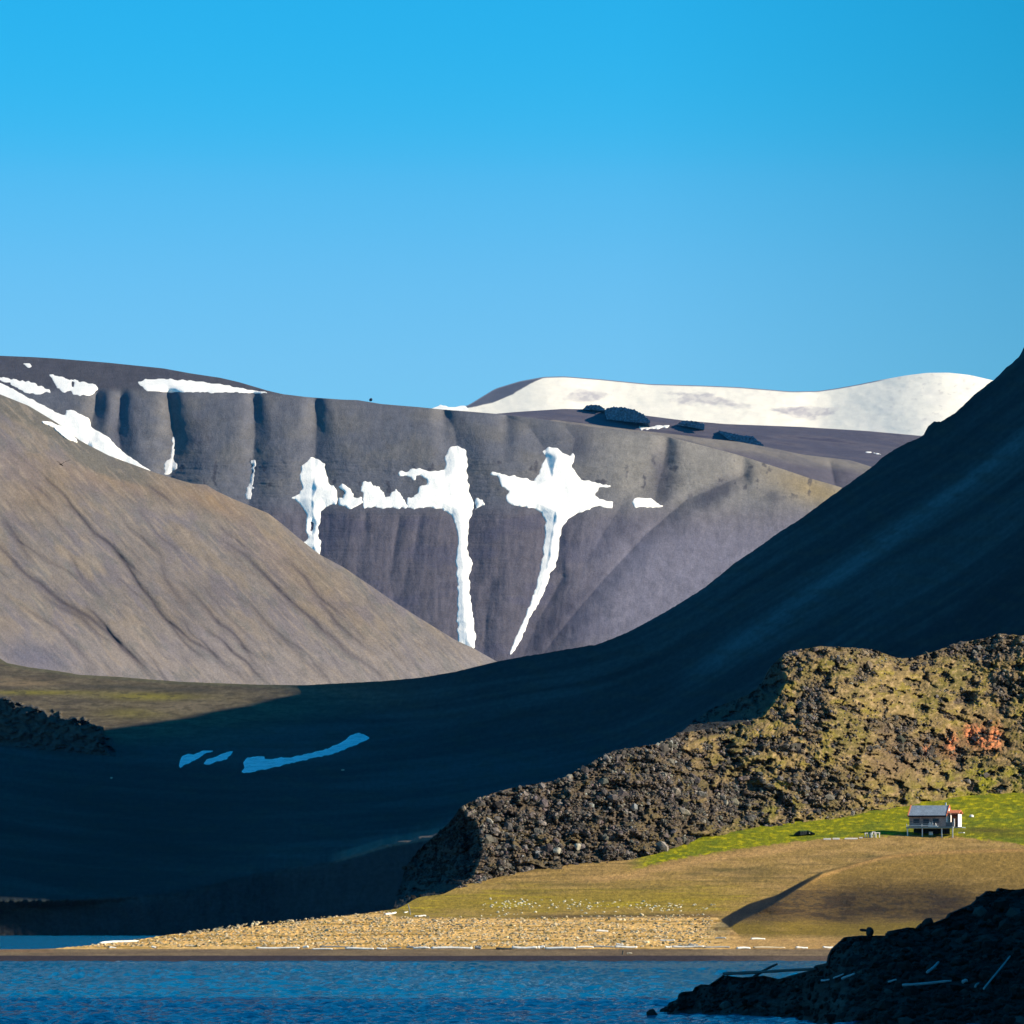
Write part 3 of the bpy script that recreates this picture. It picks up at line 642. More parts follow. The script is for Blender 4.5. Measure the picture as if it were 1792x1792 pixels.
def col_G(U, V):
    n = fbm(U / 60, V / 10, 5, 83); n2 = fbm(U / 14, V / 4, 4, 84); n3 = fbm(U / 200, V / 5, 4, 85); f = fbm(U / 4, V / 2, 2, 86)
    nd = .43
    c = np.ones(U.shape + (3,)) * alb((150, 124, 70), nd)                         # brown dry grass
    c = mixc(c, sst(n * 2 + .5) * .7, alb((176, 144, 90), nd))
    ol = np.exp(-((V - 1578 + .012 * (U - 900)) / 24.0) ** 2) * sst((1400 - U) / 200)
    c = mixc(c, ol * .85, alb((146, 128, 42), nd))
    c = mixc(c, ol * sst((n3 - .05) * 5) * .8, alb((184, 164, 40), nd))
    c = mixc(c, sst((n3 + n * .5 - .1) * 4) * .55 * sst((V - 1490) / 20), alb((96, 84, 48), nd))
    ban = sst((gline(U) + 5 * n2 - V) / 4) * sst((U - 1090) / 60)
    for cx, cy, rx, ry, am in ((1262, 1523, 34, 4, .7), (1215, 1531, 16, 3, .5), (1320, 1522, 40, 7, .4), (1330, 1530, 60, 10, .3), (1525, 1499, 22, 3, .8), (1585, 1510, 20, 4, .6), (1450, 1500, 60, 3, .3), (1000, 1548, 60, 4, .5), (930, 1562, 60, 3, .4), (1130, 1552, 40, 4, .4)):
        c = mixc(c, soft(U + 10 * n2, V + 2 * n, cx, cy, rx, ry) * am, alb((82, 78, 44), nd))
    c = mixc(c, np.exp(-((V - (gline(U) + 8 + 3 * n)) / 6.0) ** 2) * sst((U - 960) / 120) * sst((1480 - U) / 100) * .6, alb((186, 148, 96), nd))
    c = mixc(c, ban, alb((122, 128, 8), nd))
    c = mixc(c, ban * sst(n2 * 3) * .7, alb((178, 168, 4), nd))
    c = mixc(c, ban * sst((n - .05) * 4) * .7, alb((92, 108, 26), nd))
    c = mixc(c, ban * (soft(U, V, 1730, 1453, 60, 5) + soft(U, V, 1770, 1462, 60, 5) * .6), alb((92, 88, 30), nd))
    # knoll
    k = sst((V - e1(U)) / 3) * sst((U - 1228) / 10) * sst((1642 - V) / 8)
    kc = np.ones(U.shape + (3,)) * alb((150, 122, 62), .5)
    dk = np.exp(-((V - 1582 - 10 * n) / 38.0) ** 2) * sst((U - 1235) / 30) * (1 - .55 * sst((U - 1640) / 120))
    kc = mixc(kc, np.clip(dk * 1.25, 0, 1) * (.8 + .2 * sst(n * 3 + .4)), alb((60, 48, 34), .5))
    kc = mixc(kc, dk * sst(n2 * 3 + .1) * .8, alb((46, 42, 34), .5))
    kc = mixc(kc, sst((V - 1608 - 6 * n) / 14) * .85, alb((128, 108, 40), .5))
    kc = mixc(kc, (1 - dk) * sst((n3 + n - .1) * 3) * .35, alb((176, 144, 86), .5))
    c = mixc(c, k, kc)
    c = mixc(c, np.exp(-((V - e2(U) - 2) / 3.0) ** 2) * sst((U - 1400) / 60) * .6, alb((196, 150, 92), .5))
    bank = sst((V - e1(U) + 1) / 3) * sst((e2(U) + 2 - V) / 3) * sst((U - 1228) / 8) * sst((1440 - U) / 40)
    c = mixc(c, bank * .92, (.018, .020, .018))  # shade of the left-facing bank painted near black
    # straw and cobble spit
    spt = np.interp(U[0] if U.ndim > 1 else U, [-300, 600, 700, 900, 1250, 1300, 2400], [1500, 1560, 1605, 1606, 1599, 1640, 1645])
    sp = sst((V - spt - 2 * n2) / 4)
    sc = np.ones(U.shape + (3,)) * alb((222, 182, 112), nd)
    sc = mixc(sc, sst(n2 * 3 + .3) * .6, alb((244, 204, 138), nd))
    sc = mixc(sc, sst((n3 - .05) * 5) * .75, alb((160, 126, 50), nd))
    sc = mixc(sc, sst((n2 - .2) * 7) * .8, alb((104, 78, 48), nd))
    sc = mixc(sc, sst((U - 1240) / 60) * .75, alb((160, 128, 78), nd))
    c = mixc(c, sp, sc)
    st = np.exp(-((V - (1603 - .006 * (U - 1100))) / 3.2) ** 2) * sst((U - 860) / 120) * sst((1270 - U) / 30)
    c = mixc(c, st * .8, alb((86, 72, 50), nd))
    b1 = sst((V - 1659.5 - .5 * n2) / 2.5)
    bc = np.ones(U.shape + (3,)) * alb((124, 108, 84), nd)
    bc = mixc(bc, sst(n3 * 4 + .3) * .5, alb((96, 82, 70), nd))
    c = mixc(c, b1, bc)
    b2 = sst((V - 1671.5 - .6 * n) / 1.8) * (.96 - .35 * sst((U - 1250) / 150))
    c = mixc(c, b2, alb((54, 48, 56), nd))
    c = mixc(c, sst((U * 0 + V - 1672) / 2) * sst((U - 1250) / 150) * sst(n3 * 4) * .5, alb((104, 88, 78), nd))
    tail = sst((110 - U) / 30) * sst((1668 - V) / 3)
    c = mixc(c, tail * .8, alb((128, 104, 78), nd))
    g2 = fbm(U / 7, V / 2.2, 3, 87); g3 = ridged(U / 22, V / 4.5, 3, 88)
    gr_ = sst((1606 - V) / 6) + sst((U - 1235) / 20) * sst((1650 - V) / 6)
    c = c * (1 + np.clip(gr_, 0, 1) * (.26 * g2 + .06 * g3))[..., None]
    return c * (1 + .10 * f + .22 * n2 + .16 * np.random.default_rng(3).normal(size=U.shape))[..., None]
mat_G = node_mat("turf", .105, .22, .6)
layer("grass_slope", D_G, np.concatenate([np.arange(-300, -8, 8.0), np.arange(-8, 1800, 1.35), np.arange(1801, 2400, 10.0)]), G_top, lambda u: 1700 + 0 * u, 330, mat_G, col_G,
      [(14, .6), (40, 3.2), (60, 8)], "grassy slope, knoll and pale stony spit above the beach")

# ------------------------------------------------------------------ rocky hill behind the hut
def R_topj(u): return R_top(u) + 1.8 * fbm(u / 11, 0 * u + 9.1, 4, 90) + 1.4 * np.minimum(0, noise(u / 6, 0 * u + 4, 91))
ul = pl([(1100, 1372), (1149, 1366), (1189, 1379), (1223, 1361), (1256, 1335), (1272, 1268), (1283, 1190), (1290, 1100)], 3)
ledge = pl([(600, 835), (1413, 806), (1440, 836), (1491, 846), (1528, 831), (1556, 806), (1600, 700)], 4)
PR = 1240 / F
ROCKY = [(1511, 1175, 16, 14), (1690, 1222, 18, 14), (1420, 1240, 30, 60), (1440, 1380, 60, 40), (1300, 1400, 60, 40), (1150, 1370, 90, 40), (1000, 1440, 110, 60), (880, 1460, 80, 60),
         (1730, 1140, 60, 20), (1760, 1200, 30, 30), (1600, 1310, 60, 25), (1560, 1270, 50, 16)]
def rock_mask(U, V):
    n = fbm(U / 40, V / 30, 4, 92)
    left = sst((1400 - U + (V - 1300) * .5) / 300 + n * 2.0) * (1 - .75 * sst((fbm(U / 55, V / 22, 3, 192) - .12) * 6))
    m = left * .9
    for cx, cy, rx, ry in ROCKY: m = np.maximum(m, soft(U, V, cx, cy, rx, ry) * .95)
    m = m + sst((fbm(U / 26, V / 16, 4, 193) - .02) * 4) * .55 + np.exp(-((V - R_top(U)) / 22.0) ** 2) * .5
    return np.clip(m, 0, 1)
R_y0 = pl([(x, GY(np.mean(R_base(np.arange(x - 60, x + 61, 10.0)))) + 5) for x in range(600, 2400, 40)], 40)
def D_R(U, V, detail=True):
    rb = R_base(U)
    D = R_y0(U) + PR * 1.35 * (rb - V)
    D = D + PR * 4.0 * np.clip(ledge(V) - U, 0, 200) * sst((V - 1400) / 30)
    D = D + PR * 3.2 * np.clip(ul(V) - U, 0, 200) * sst((1300 - V) / 20) * sst((U - 1170) / 20)
    D = D - PR * 60 * np.exp(-((U - 1450) / 130.0) ** 2) * sst((1420 - V) / 120)          # rounded buttress
    D = D + PR * 50 * np.exp(-((U - 1590) / 45.0) ** 2) * sst((1330 - V) / 160)           # notch valley
    D = D + PR * 30 * np.exp(-((U - 1240) / 60.0) ** 2) * sst((1440 - V) / 80)
    D = D + PR * 22 * fbm(U / 110, V / 90, 3, 93)
    D = D + PR * 26 * soft(U, V, 1080, 1437, 46, 12, -.6) + PR * 20 * soft(U, V, 1511, 1178, 14, 14) + PR * 18 * soft(U, V, 1689, 1222, 14, 10, .7)
    if detail:
        m = rock_mask(U, V)
        orn = soft(U, V, 1722, 1292, 44, 24) + soft(U, V, 1667, 1305, 12, 16)
        D = D + PR * 7 * orn * ridged(U / 16, V / 60, 3, 97)
        D = D + PR * (36 * m + 9) * ridged(U / 46 + .4 * noise(U / 30, V / 30, 1), V / 30, 4, 94) * sst((rb - V + 8) / 20)
        D = D + PR * (14 * m + 4) * ridged(U / 17, V / 12, 4, 95) + PR * (4 * m + 1.5) * fbm(U / 4, V / 3, 2, 96)
    return D
def col_R(U, V):
    m = rock_mask(U, V); n = fbm(U / 34, V / 20, 5, 98); n2 = fbm(U / 9, V / 6, 4, 99); f = noise(U / 3, V / 2.2, 100); n4 = fbm(U / 90, V / 60, 4, 101)
    nd = .62
    c = np.ones(U.shape + (3,)) * alb((146, 124, 80), nd)
    c = mixc(c, sst(n * 3 + .2) * .7, alb((154, 138, 54), nd))
    c = mixc(c, sst((n4 - .02) * 4) * .6, alb((112, 106, 52), nd))
    c = mixc(c, sst((n2 - .05) * 4) * .5, alb((198, 166, 122), nd))
    c = mixc(c, sst((1330 - U + (V - 1300) * .5) / 260 + n * .8) * .75, alb((92, 80, 60), nd))  # left soil darkened to stand for the shadows among its rocks
    gr = soft(U, V, 1720, 1370, 90, 26) + soft(U, V, 1360, 1400, 70, 26, -.3) + soft(U, V, 1560, 1390, 30, 14) * .8
    c = mixc(c, gr * .8 * sst(n * 2 + .7), alb((140, 138, 22), nd))
    rock = np.ones(U.shape + (3,)) * alb((104, 90, 78), nd)
    rock = mixc(rock, sst(n2 * 3 + .3) * .6, alb((66, 60, 56), nd))
    rock = mixc(rock, sst((f - .1) * 3) * .5, alb((150, 134, 114), nd))
    rock = mixc(rock, sst((n4 - .05) * 4) * .5, alb((120, 104, 62), nd))
    c = mixc(c, sst(m * 1.4 - .1) * (.72 + .28 * sst(n2 * 3 + .3)), rock)
    brn = soft(U, V, 1560, 1345, 60, 40) + soft(U, V, 1590, 1300, 60, 26) * .6
    c = mixc(c, brn * .8, alb((136, 112, 84), nd))
    ob = soft(U, V, 1722, 1292, 50, 26) + soft(U, V, 1660, 1312, 22, 20)
    c = mixc(c, ob * .75, alb((128, 92, 68), nd))
    orn = soft(U, V, 1710, 1283, 12, 14) + soft(U, V, 1742, 1290, 9, 22) + soft(U, V, 1726, 1300, 16, 10) + soft(U, V, 1666, 1300, 8, 15) + soft(U, V, 1694, 1280, 6, 12) + soft(U, V, 1622, 1312, 7, 7) * .7
    c = mixc(c, np.clip(orn * 1.4, 0, 1) * sst(n2 * 3 + .9), alb((232, 146, 96), nd))
    lo = sst((V - (R_base(U) - 34 - 10 * n)) / 16) * sst((1240 - U) / 40) * sst((U - 850) / 60)
    c = mixc(c, lo * .8, alb((104, 92, 72), nd))
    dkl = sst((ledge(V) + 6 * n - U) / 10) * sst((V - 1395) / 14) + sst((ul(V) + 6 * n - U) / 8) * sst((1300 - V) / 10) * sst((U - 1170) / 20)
    c = mixc(c, np.clip(dkl, 0, 1) * .85, (.030, .032, .032))  # flanks turned from the sun: their shade darkened into the rock colour
    return c * (1 + .30 * n2 + .30 * f)[..., None]
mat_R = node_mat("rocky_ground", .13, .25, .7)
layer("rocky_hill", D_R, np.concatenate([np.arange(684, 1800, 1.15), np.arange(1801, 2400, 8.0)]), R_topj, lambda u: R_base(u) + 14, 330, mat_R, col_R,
      [(8, 0), (40, 14), (60, 40)], "rugged rocky hill with moss and an orange outcrop behind the hut")

# ------------------------------------------------------------------ water
def water():
    us = np.arange(-40, 1840, 2.4)
    # rows: equal steps on screen, from the near edge of the picture to beyond the far shore
    vs = np.concatenate([np.arange(1830, 1682, -.42), np.arange(1682, 1630, -.8)])
    U, V = np.meshgrid(us, vs)
    Y = F * HC / (V - VH); X = (U - 896) * Y / F
    z = (.13 * noise(X / 5, Y / 9, 110) + .20 * noise(X / 2.8, Y / 2.6, 111) + .14 * noise(X / 1.3, Y / 1.2, 112)) * (.95 + 1.1 * np.clip(fbm(X / 40, Y / 60, 2, 119) + .3, 0, 1)) + .05 * fbm(X / 60, Y / 25, 2, 113)
    calm = sst((1003 - Y) / 60 + .25) + (Y > 1080)
    z = z * (.35 + .65 * np.clip(calm, 0, 1)) * np.clip(900 / Y, 0, 1)
    co = np.stack([X, Y, z], -1)
    m = bpy.data.materials.new("sea_water"); m.use_nodes = True; N = m.node_tree.nodes; K = m.node_tree.links; p = N['Principled BSDF']
    N.remove(p); df = N.new('ShaderNodeBsdfDiffuse'); df.inputs[0].default_value = (.0004, .078, .155, 1)
    gl = N.new('ShaderNodeBsdfGlossy'); gl.inputs['Roughness'].default_value = .06; gl.inputs[0].default_value = (.72, .9, 1, 1); fr = N.new('ShaderNodeFresnel'); fr.inputs[0].default_value = 1.333
    mn = N.new('ShaderNodeMath'); mn.operation = 'MINIMUM'; mn.inputs[1].default_value = .55; mx = N.new('ShaderNodeMixShader')   # a wind-roughened sea never mirrors fully
    K.new(fr.outputs[0], mn.inputs[0]); K.new(mn.outputs[0], mx.inputs[0]); K.new(df.outputs[0], mx.inputs[1]); K.new(gl.outputs[0], mx.inputs[2]); K.new(mx.outputs[0], N['Material Output'].inputs[0])
    tc = N.new('ShaderNodeTexCoord'); mp = N.new('ShaderNodeMapping'); mp.inputs['Scale'].default_value = (.8, 1.6, 1)
    n = N.new('ShaderNodeTexNoise'); n.inputs['Scale'].default_value = 1.6; n.inputs['Detail'].default_value = 4
    b = N.new('ShaderNodeBump'); b.inputs['Strength'].default_value = .9; b.inputs['Distance'].default_value = .34
    K.new(tc.outputs['Object'], mp.inputs[0]); K.new(mp.outputs[0], n.inputs['Vector']); K.new(n.outputs[0], b.inputs['Height']); [K.new(b.outputs[0], q.inputs['Normal']) for q in (df, gl, fr)]
    o = mesh_obj("water", co, grid_faces(len(vs), len(us)), m)
    tag(o, "rippled deep blue sea in front of and behind the spit", None, kind='structure')
    # the sea beyond the waves seen here, one flat ring just below
    me_co = np.array([(-9000, -300, -.5), (9000, -300, -.5), (9000, 3200, -.5), (-9000, 3200, -.5)], float)
    o2 = mesh_obj("sea", me_co, np.array([[0, 1, 2, 3]]), m); tag(o2, "open sea around the spit and shore", None, kind='structure')
water()

#PART3
# ------------------------------------------------------------------ dark rocky shore in front, shaded by an added cliff beyond the right edge
F_top = pl([(1155, 1768), (1167, 1763), (1174, 1755), (1187, 1750), (1189, 1741), (1194, 1737), (1214, 1735), (1218, 1728), (1229, 1723), (1243, 1724), (1256, 1715), (1267, 1707), (1300, 1711),
            (1340, 1708), (1365, 1714), (1400, 1704), (1424, 1698), (1430, 1690), (1450, 1686), (1452, 1673), (1459, 1660), (1481, 1640), (1510, 1637.5), (1555, 1637.5),
            (1557, 1630), (1593, 1623), (1606, 1625), (1615, 1616), (1640, 1614), (1660, 1606), (1664, 1599), (1704, 1582), (1722, 1566), (1731, 1559),
            (1747, 1560), (1751, 1554), (1769, 1557), (1792, 1556), (1850, 1540), (2000, 1505), (2400, 1450), (3000, 1400)])
F_bot = pl([(1155, 1770), (1175, 1775), (1250, 1774), (1320, 1779), (1400, 1783), (1430, 1790), (1480, 1797), (1560, 1800), (3000, 1800)], 12)
F_y0 = pl([(x, 8 * F / (np.interp(x, [1155, 1175, 1320, 1400, 1600, 3000], [1770, 1775, 1779, 1784, 1797, 1800]) - VH)) for x in range(1155, 3000, 20)], 60)
PF = 450 / F
def D_F(U, V, detail=True):
    vb = F_bot(U)
    D = np.minimum(8 * F / (vb - VH), F_y0(U)) + PF * np.clip(vb - V, -30, 5000) * np.interp(U, [1150, 1500, 1800, 2100], [3.2, 3.6, 3.4, 3.2])
    if detail:
        k = sst((vb - V + 2) / 10) * sst((V - F_top(U) + 2) / 8)
        D = D + PF * k * (34 * ridged(U / 70, V / 34, 3, 120) + 16 * ridged(U / 24, V / 14, 3, 121) + 5 * fbm(U / 6, V / 4, 3, 122))
    return D
def col_F(U, V):
    n = fbm(U / 20, V / 10, 4, 123); f = noise(U / 4, V / 3, 124)
    c = np.ones(U.shape + (3,)) * np.array([.007, .010, .009])  # near-black base colour with slightly paler patches
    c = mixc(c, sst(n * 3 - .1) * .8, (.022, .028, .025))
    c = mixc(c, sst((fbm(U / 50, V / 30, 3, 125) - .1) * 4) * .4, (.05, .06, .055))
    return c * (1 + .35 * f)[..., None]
mat_F = node_mat("dark_shore_rock", .05, .3, .8, rough=.9)
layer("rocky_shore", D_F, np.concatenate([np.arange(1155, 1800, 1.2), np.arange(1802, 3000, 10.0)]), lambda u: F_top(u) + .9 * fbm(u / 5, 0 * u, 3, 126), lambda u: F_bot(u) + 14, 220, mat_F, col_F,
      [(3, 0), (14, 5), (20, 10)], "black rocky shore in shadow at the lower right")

# ------------------------------------------------------------------ rocks
def ico(sub):
    bm = bmesh.new(); bmesh.ops.create_icosphere(bm, subdivisions=sub, radius=1.0)
    v = np.array([q.co[:] for q in bm.verts]); f = np.array([[q.index for q in p.verts] for p in bm.faces]); bm.free()
    return v, f
ICO = {1: ico(1), 2: ico(2)}
def rock_variants(n, sub, seed, rough=.28):
    g = np.random.default_rng(seed); v0, f0 = ICO[sub]; out = []
    for i in range(n):
        v = v0.copy()
        for k in range(5):                     # cut flat facets
            d = g.normal(size=3); d /= np.linalg.norm(d); lim = g.uniform(.45, .85)
            e = v @ d; v = v - np.maximum(e - lim, 0)[:, None] * d
        v = v * (1 + rough * g.normal(size=(len(v), 1)) * .3) * g.uniform(.7, 1.25, 3)
        out.append(v)
    return out, f0
def rubble(name, pos, size, cols, mat, label, sub=1, seed=1, flat=.75):
    g = np.random.default_rng(seed); var, f0 = rock_variants(14, sub, seed); nv = len(var[0]); n = len(pos)
    co = np.empty((n, nv, 3)); ids = g.integers(0, 14, n)
    ang = g.uniform(0, 2 * math.pi, n); tl = g.normal(0, .35, n)
    for i in range(n):
        v = var[ids[i]] * size[i]
        c, s = math.cos(ang[i]), math.sin(ang[i]); ct, st = math.cos(tl[i]), math.sin(tl[i])
        x = v[:, 0] * c - v[:, 1] * s; y = v[:, 0] * s + v[:, 1] * c; z = v[:, 2] * flat
        co[i, :, 0] = x * ct - z * st; co[i, :, 1] = y; co[i, :, 2] = x * st + z * ct
        co[i] += pos[i]
    fc = (f0[None] + (np.arange(n) * nv)[:, None, None]).reshape(-1, 3)
    col = np.repeat(cols, nv, 0)
    o = mesh_obj(name, co.reshape(-1, 3), fc, mat, col, smooth=False)
    return tag(o, label, None, kind='stuff')
g = np.random.default_rng(5)
def scatter(n, u0, u1, v0, v1, acc):
    u = g.uniform(u0, u1, n * 6); v = g.uniform(v0, v1, n * 6)
    m = acc(u, v) > g.uniform(0, 1, n * 6)
    return u[m][:n], v[m][:n]
mat_rk = node_mat("lichen_rock", .13, .3, .6)
def acc_R(u, v):
    return (v > R_top(u) + 1) * (v < R_base(u) + 3 - 10 * (u > 1120)) * (.12 + .88 * rock_mask(u, v) ** 1.5) * (.12 + .88 * sst(fbm(u / 34, v / 20, 3, 194) * 5 + .45)) * (1 - .8 * (soft(u, v, 1560, 1345, 50, 30)))
u, v = scatter(22000, 686, 1800, 1105, 1592, acc_R)
D = D_R(u, v); pos = W(u, v, D - .15)
m = rock_mask(u, v)
size = np.clip(np.exp(g.normal(-1.38, .58, len(u))), .12, 1.6) * (.5 + .6 * m)
base = np.array([.098, .083, .070]) * np.exp(g.normal(.0, .5, (len(u), 1))) * (1 + g.normal(0, .05, (len(u), 3)))
wm = g.uniform(0, 1, len(u)) < .18 * sst((u - 1300) / 200)
base[wm] = np.array([.22, .16, .10])
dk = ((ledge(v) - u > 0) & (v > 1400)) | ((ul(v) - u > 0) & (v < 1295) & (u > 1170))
base[dk] *= .2; size[dk] *= .7  # stones on those flanks carry the painted shade too
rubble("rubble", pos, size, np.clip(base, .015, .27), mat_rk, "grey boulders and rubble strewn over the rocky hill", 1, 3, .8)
# rubble on the black shore
u, v = scatter(1500, 1165, 1792, 1560, 1812, lambda u, v: ((v > F_top(u) + 3) & (v < F_bot(u) + 4)) * 1.0)
pos = W(u, v, D_F(u, v) - .05); size = np.clip(np.exp(g.normal(-1.5, .5, len(u))), .08, .75)
rubble("shore_rubble", pos, size, np.repeat(np.array([[.013, .017, .016]]), len(u), 0) * np.exp(g.normal(0, .5, (len(u), 1))), node_mat("shore_rock", .05, .3, .5), "black boulders piled along the shaded shore", 1, 4, .8)
# cobbles and tussocks on the spit
def acc_spit(u, v):
    lim = np.interp(u, [0, 95, 250, 430, 690, 700, 900, 1250], [1664, 1660, 1643, 1616, 1594, 1604, 1606, 1600])
    row = .35 + .65 * sst(fbm(u / 60, v / 3.0, 3, 130) * 3 + .3)
    return (v > lim) * (v < 1657) * row
u, v = scatter(4200, 95, 1245, 1592, 1658, acc_spit)
pos = W(u, v, D_G(u, v) - .03); size = np.clip(np.exp(g.normal(-1.45, .38, len(u))), .1, .55)
c = np.where(g.uniform(0, 1, (len(u), 1)) < .72, [[.42, .33, .20]], [[.27, .20, .08]]) * np.exp(g.normal(0, .25, (len(u), 1)))
rubble("pebbles", pos, size, np.clip(c, .03, .75), node_mat("spit_stone", .1, .2, .4), "pale cobbles and straw tussocks on the spit", 1, 6, .7)
u, v = scatter(230, 840, 1255, 1572, 1604, lambda u, v: np.clip(soft(u, v, 900, 1582, 40, 7) + .5 * soft(u, v, 1060, 1584, 120, 9) + soft(u, v, 1160, 1586, 30, 6) + .6 * soft(u, v, 1290, 1590, 60, 6) + .5 * soft(u, v, 850, 1600, 90, 3), 0, 1))
pos = W(u, v, D_G(u, v) - .05); size = np.clip(np.exp(g.normal(-1.5, .35, len(u))), .1, .42)
rubble("gravel", pos, size, np.full((len(u), 3), 1.0) * np.array([.62, .55, .38]), node_mat("pale_stone", .1, .15, .4), "small white stones dotted over the olive grass", 1, 8, .7)

# ------------------------------------------------------------------ single boulders
mat_boulder = node_mat("pale_boulder", .12, .2, .5, col=(.40, .36, .27))
mat_black = node_mat("black_rock", .05, .25, .5, col=(.018, .022, .02))
def boulder(p, s, seed, mat, label, group=None, name="boulder", sc=(1, 1, .8)):
    var, f0 = rock_variants(1, 2, seed, .1)
    o = mesh_obj(name, var[0] * np.array(sc) * s, f0, mat, smooth=False); o.location = p
    return tag(o, label, name, group)
def on(Df, u, v, lift=0.0, near=0.0):
    u = np.array([float(u)]); v = np.array([float(v)])
    p = W(u, v, Df(u, v) - near)[0]; p[2] += lift
    return Vector(p)
boulder(on(D_R, 975, 1490, .2, 1.2), .95, 11, mat_boulder, "pale round boulder at the foot of the rocky hill, left of its pair", "boulders at the foot of the rocky hill")
boulder(on(D_R, 1011, 1484, .2, 1.2), .9, 12, mat_boulder, "pale boulder with a dark left side, right of its pair", "boulders at the foot of the rocky hill")
boulder(on(D_R, 897, 1533, .1, 1.0), .45, 13, mat_boulder, "small pale boulder low on the rocky hill above the grass edge", "boulders at the foot of the rocky hill")
boulder(on(D_F, 1522, 1636, .25, .3), .55, 15, mat_black, "round black knob with a beak standing on the shore's skyline", "black rocks on the shore's skyline", sc=(.8, .8, 1))
boulder(on(D_F, 1513, 1634, .28, .4), .28, 18, mat_black, "flat black slab sticking out left of the round knob", "black rocks on the shore's skyline", sc=(1.5, .7, .45))
boulder(on(D_F, 1624, 1618, .15, .3), .55, 16, mat_black, "pointed black rock on the skyline under the knoll", "black rocks on the shore's skyline", sc=(.8, .8, 1))
boulder(Vector(W(np.array(1143.), np.array(1777.), 8 * F / 179.)), .62, 17, mat_black, "small pointed black rock alone in the water off the shore", "black rocks in the water", sc=(1, 1, .9))
boulder(Vector(W(np.array(1150.), np.array(1759.), 8 * F / 158.)), .7, 19, mat_black, "low flat black rock awash off the tip of the shore", "black rocks in the water", sc=(1.6, 1, .3))

# ------------------------------------------------------------------ crags on the plateau skyline
crag_mat = node_mat("crag_rock", .9, .25, .5)
def crag(top, bot, label):
    tf = pl(top); bf = pl(bot)
    u0 = max(top[0][0], bot[0][0]); u1 = min(top[-1][0], bot[-1][0])
    p = 8600 / F
    def Dc(U, V):
        base = D_B3(U, bf(U))
        return base - 12 - p * .9 * (U - u0) - p * .1 * (bf(U) - V) + p * 5 * ridged(U / 7, V / 5, 3, int(u0))
    def cc(U, V):
        n = noise(U / 4, V / 3, 7)
        c = np.ones(U.shape + (3,)) * np.array([.11, .15, .20])  # blue of hazy shadow mixed into the crag colour
        return mixc(c, sst(n * 3) * .6, (.22, .30, .40))
    o = layer("crag", Dc, np.arange(u0, u1 + .1, .7), lambda u: np.minimum(tf(u) + 2.6 * fbm(u / 4, 0 * u, 3, 5), bf(u) - .3), bf, 18, crag_mat, cc, [(20, 0), (60, 20)], label, kind=None, cat="crag")
    o['group'] = "dark crags on the plateau"; return o
crag([(1020, 716), (1028, 709), (1041, 708), (1050, 709.5), (1059, 716)], [(1020, 716.5), (1059, 719)], "small dark crag on the skyline, leftmost of the plateau crags")
crag([(1058, 718), (1063, 714), (1075, 712), (1090, 712.5), (1110, 717), (1128, 726), (1138, 737)], [(1058, 722), (1062, 734), (1100, 738), (1138, 741)], "largest dark blue crag on the plateau skyline, before the white mountain")
crag([(1186, 741), (1195, 736), (1215, 737), (1233, 742)], [(1186, 744), (1235, 752)], "low dark crag halfway along the plateau edge")
crag([(1258, 753), (1275, 757), (1300, 762), (1317, 763), (1337, 779)], [(1258, 757), (1275, 769), (1337, 782)], "long dark crag, rightmost of the plateau crags")
o = boulder(on(D_B, 649, 702, 1.5, 2), 3.2, 21, node_mat("cairn_stone", .7, .2, .4, col=(.03, .035, .05)), "tiny dark stone cairn on the skyline of the gullied mountain", None, "cairn", (.7, .7, 1.1))

# ------------------------------------------------------------------ driftwood
def wood_mat(name, c, px=.1):
    m = node_mat(name, px, .18, .4, rough=.8, col=c, spec=.2, stretch=(1, 3, 3)); return m
M_pale = wood_mat("bleached_wood", (.78, .74, .66)); M_grey = wood_mat("grey_wood", (.26, .27, .27)); M_tan = wood_mat("tan_wood", (.60, .50, .34)); M_blue = wood_mat("shaded_wood", (.30, .34, .36), .05); M_dark = wood_mat("dark_wood", (.05, .06, .06), .05)  # shaded_wood has the blue shade of the shore in its colour
def log(p0, p1, rad, mat, label, group, name="driftwood_log", seed=0, taper=.75):
    p0 = Vector(p0); p1 = Vector(p1); ax = p1 - p0; ln = ax.length
    q = ax.to_track_quat('X', 'Z'); n = 14; k = 9
    gg = np.random.default_rng(seed + 400); co = []
    for i in range(n + 1):
        t = i / n; x = t * ln
        r = rad * (1 - (1 - taper) * t) * (1 + .07 * gg.normal())
        if i == 0 or i == n: r *= .82
        bz = .22 * rad * math.sin(t * 5 + seed); by = .3 * rad * math.sin(t * 3.3 + seed * 2)
        for j in range(k):
            a = 2 * math.pi * j / k; co.append((x, by + r * math.cos(a) * (1 + .06 * gg.normal()), bz + r * math.sin(a)))
    co.append((0, 0, 0)); co.append((ln, 0, 0))
    f = []
    for i in range(n):
        for j in range(k):
            a = i * k + j; b = i * k + (j + 1) % k
            f.append((a, b, b + k)); f.append((a, b + k, a + k))
    for j in range(k):
        f.append((j, len(co) - 2, (j + 1) % k)); f.append((n * k + j, n * k + (j + 1) % k, len(co) - 1))
    o = mesh_obj(name, np.array(co), np.array(f), mat, smooth=True)
    o.location = p0; o.rotation_mode = 'QUATERNION'; o.rotation_quaternion = q
    return tag(o, label, "driftwood", group)
def glog(u0, u1, v, rad, mat, label, dv=0, seed=0, group="driftwood along the tide line"):
    return log(on(D_G, u0, v, rad * .5, .35), on(D_G, u1, v + dv, rad * .5, .35), rad, mat, label, group, seed=seed)
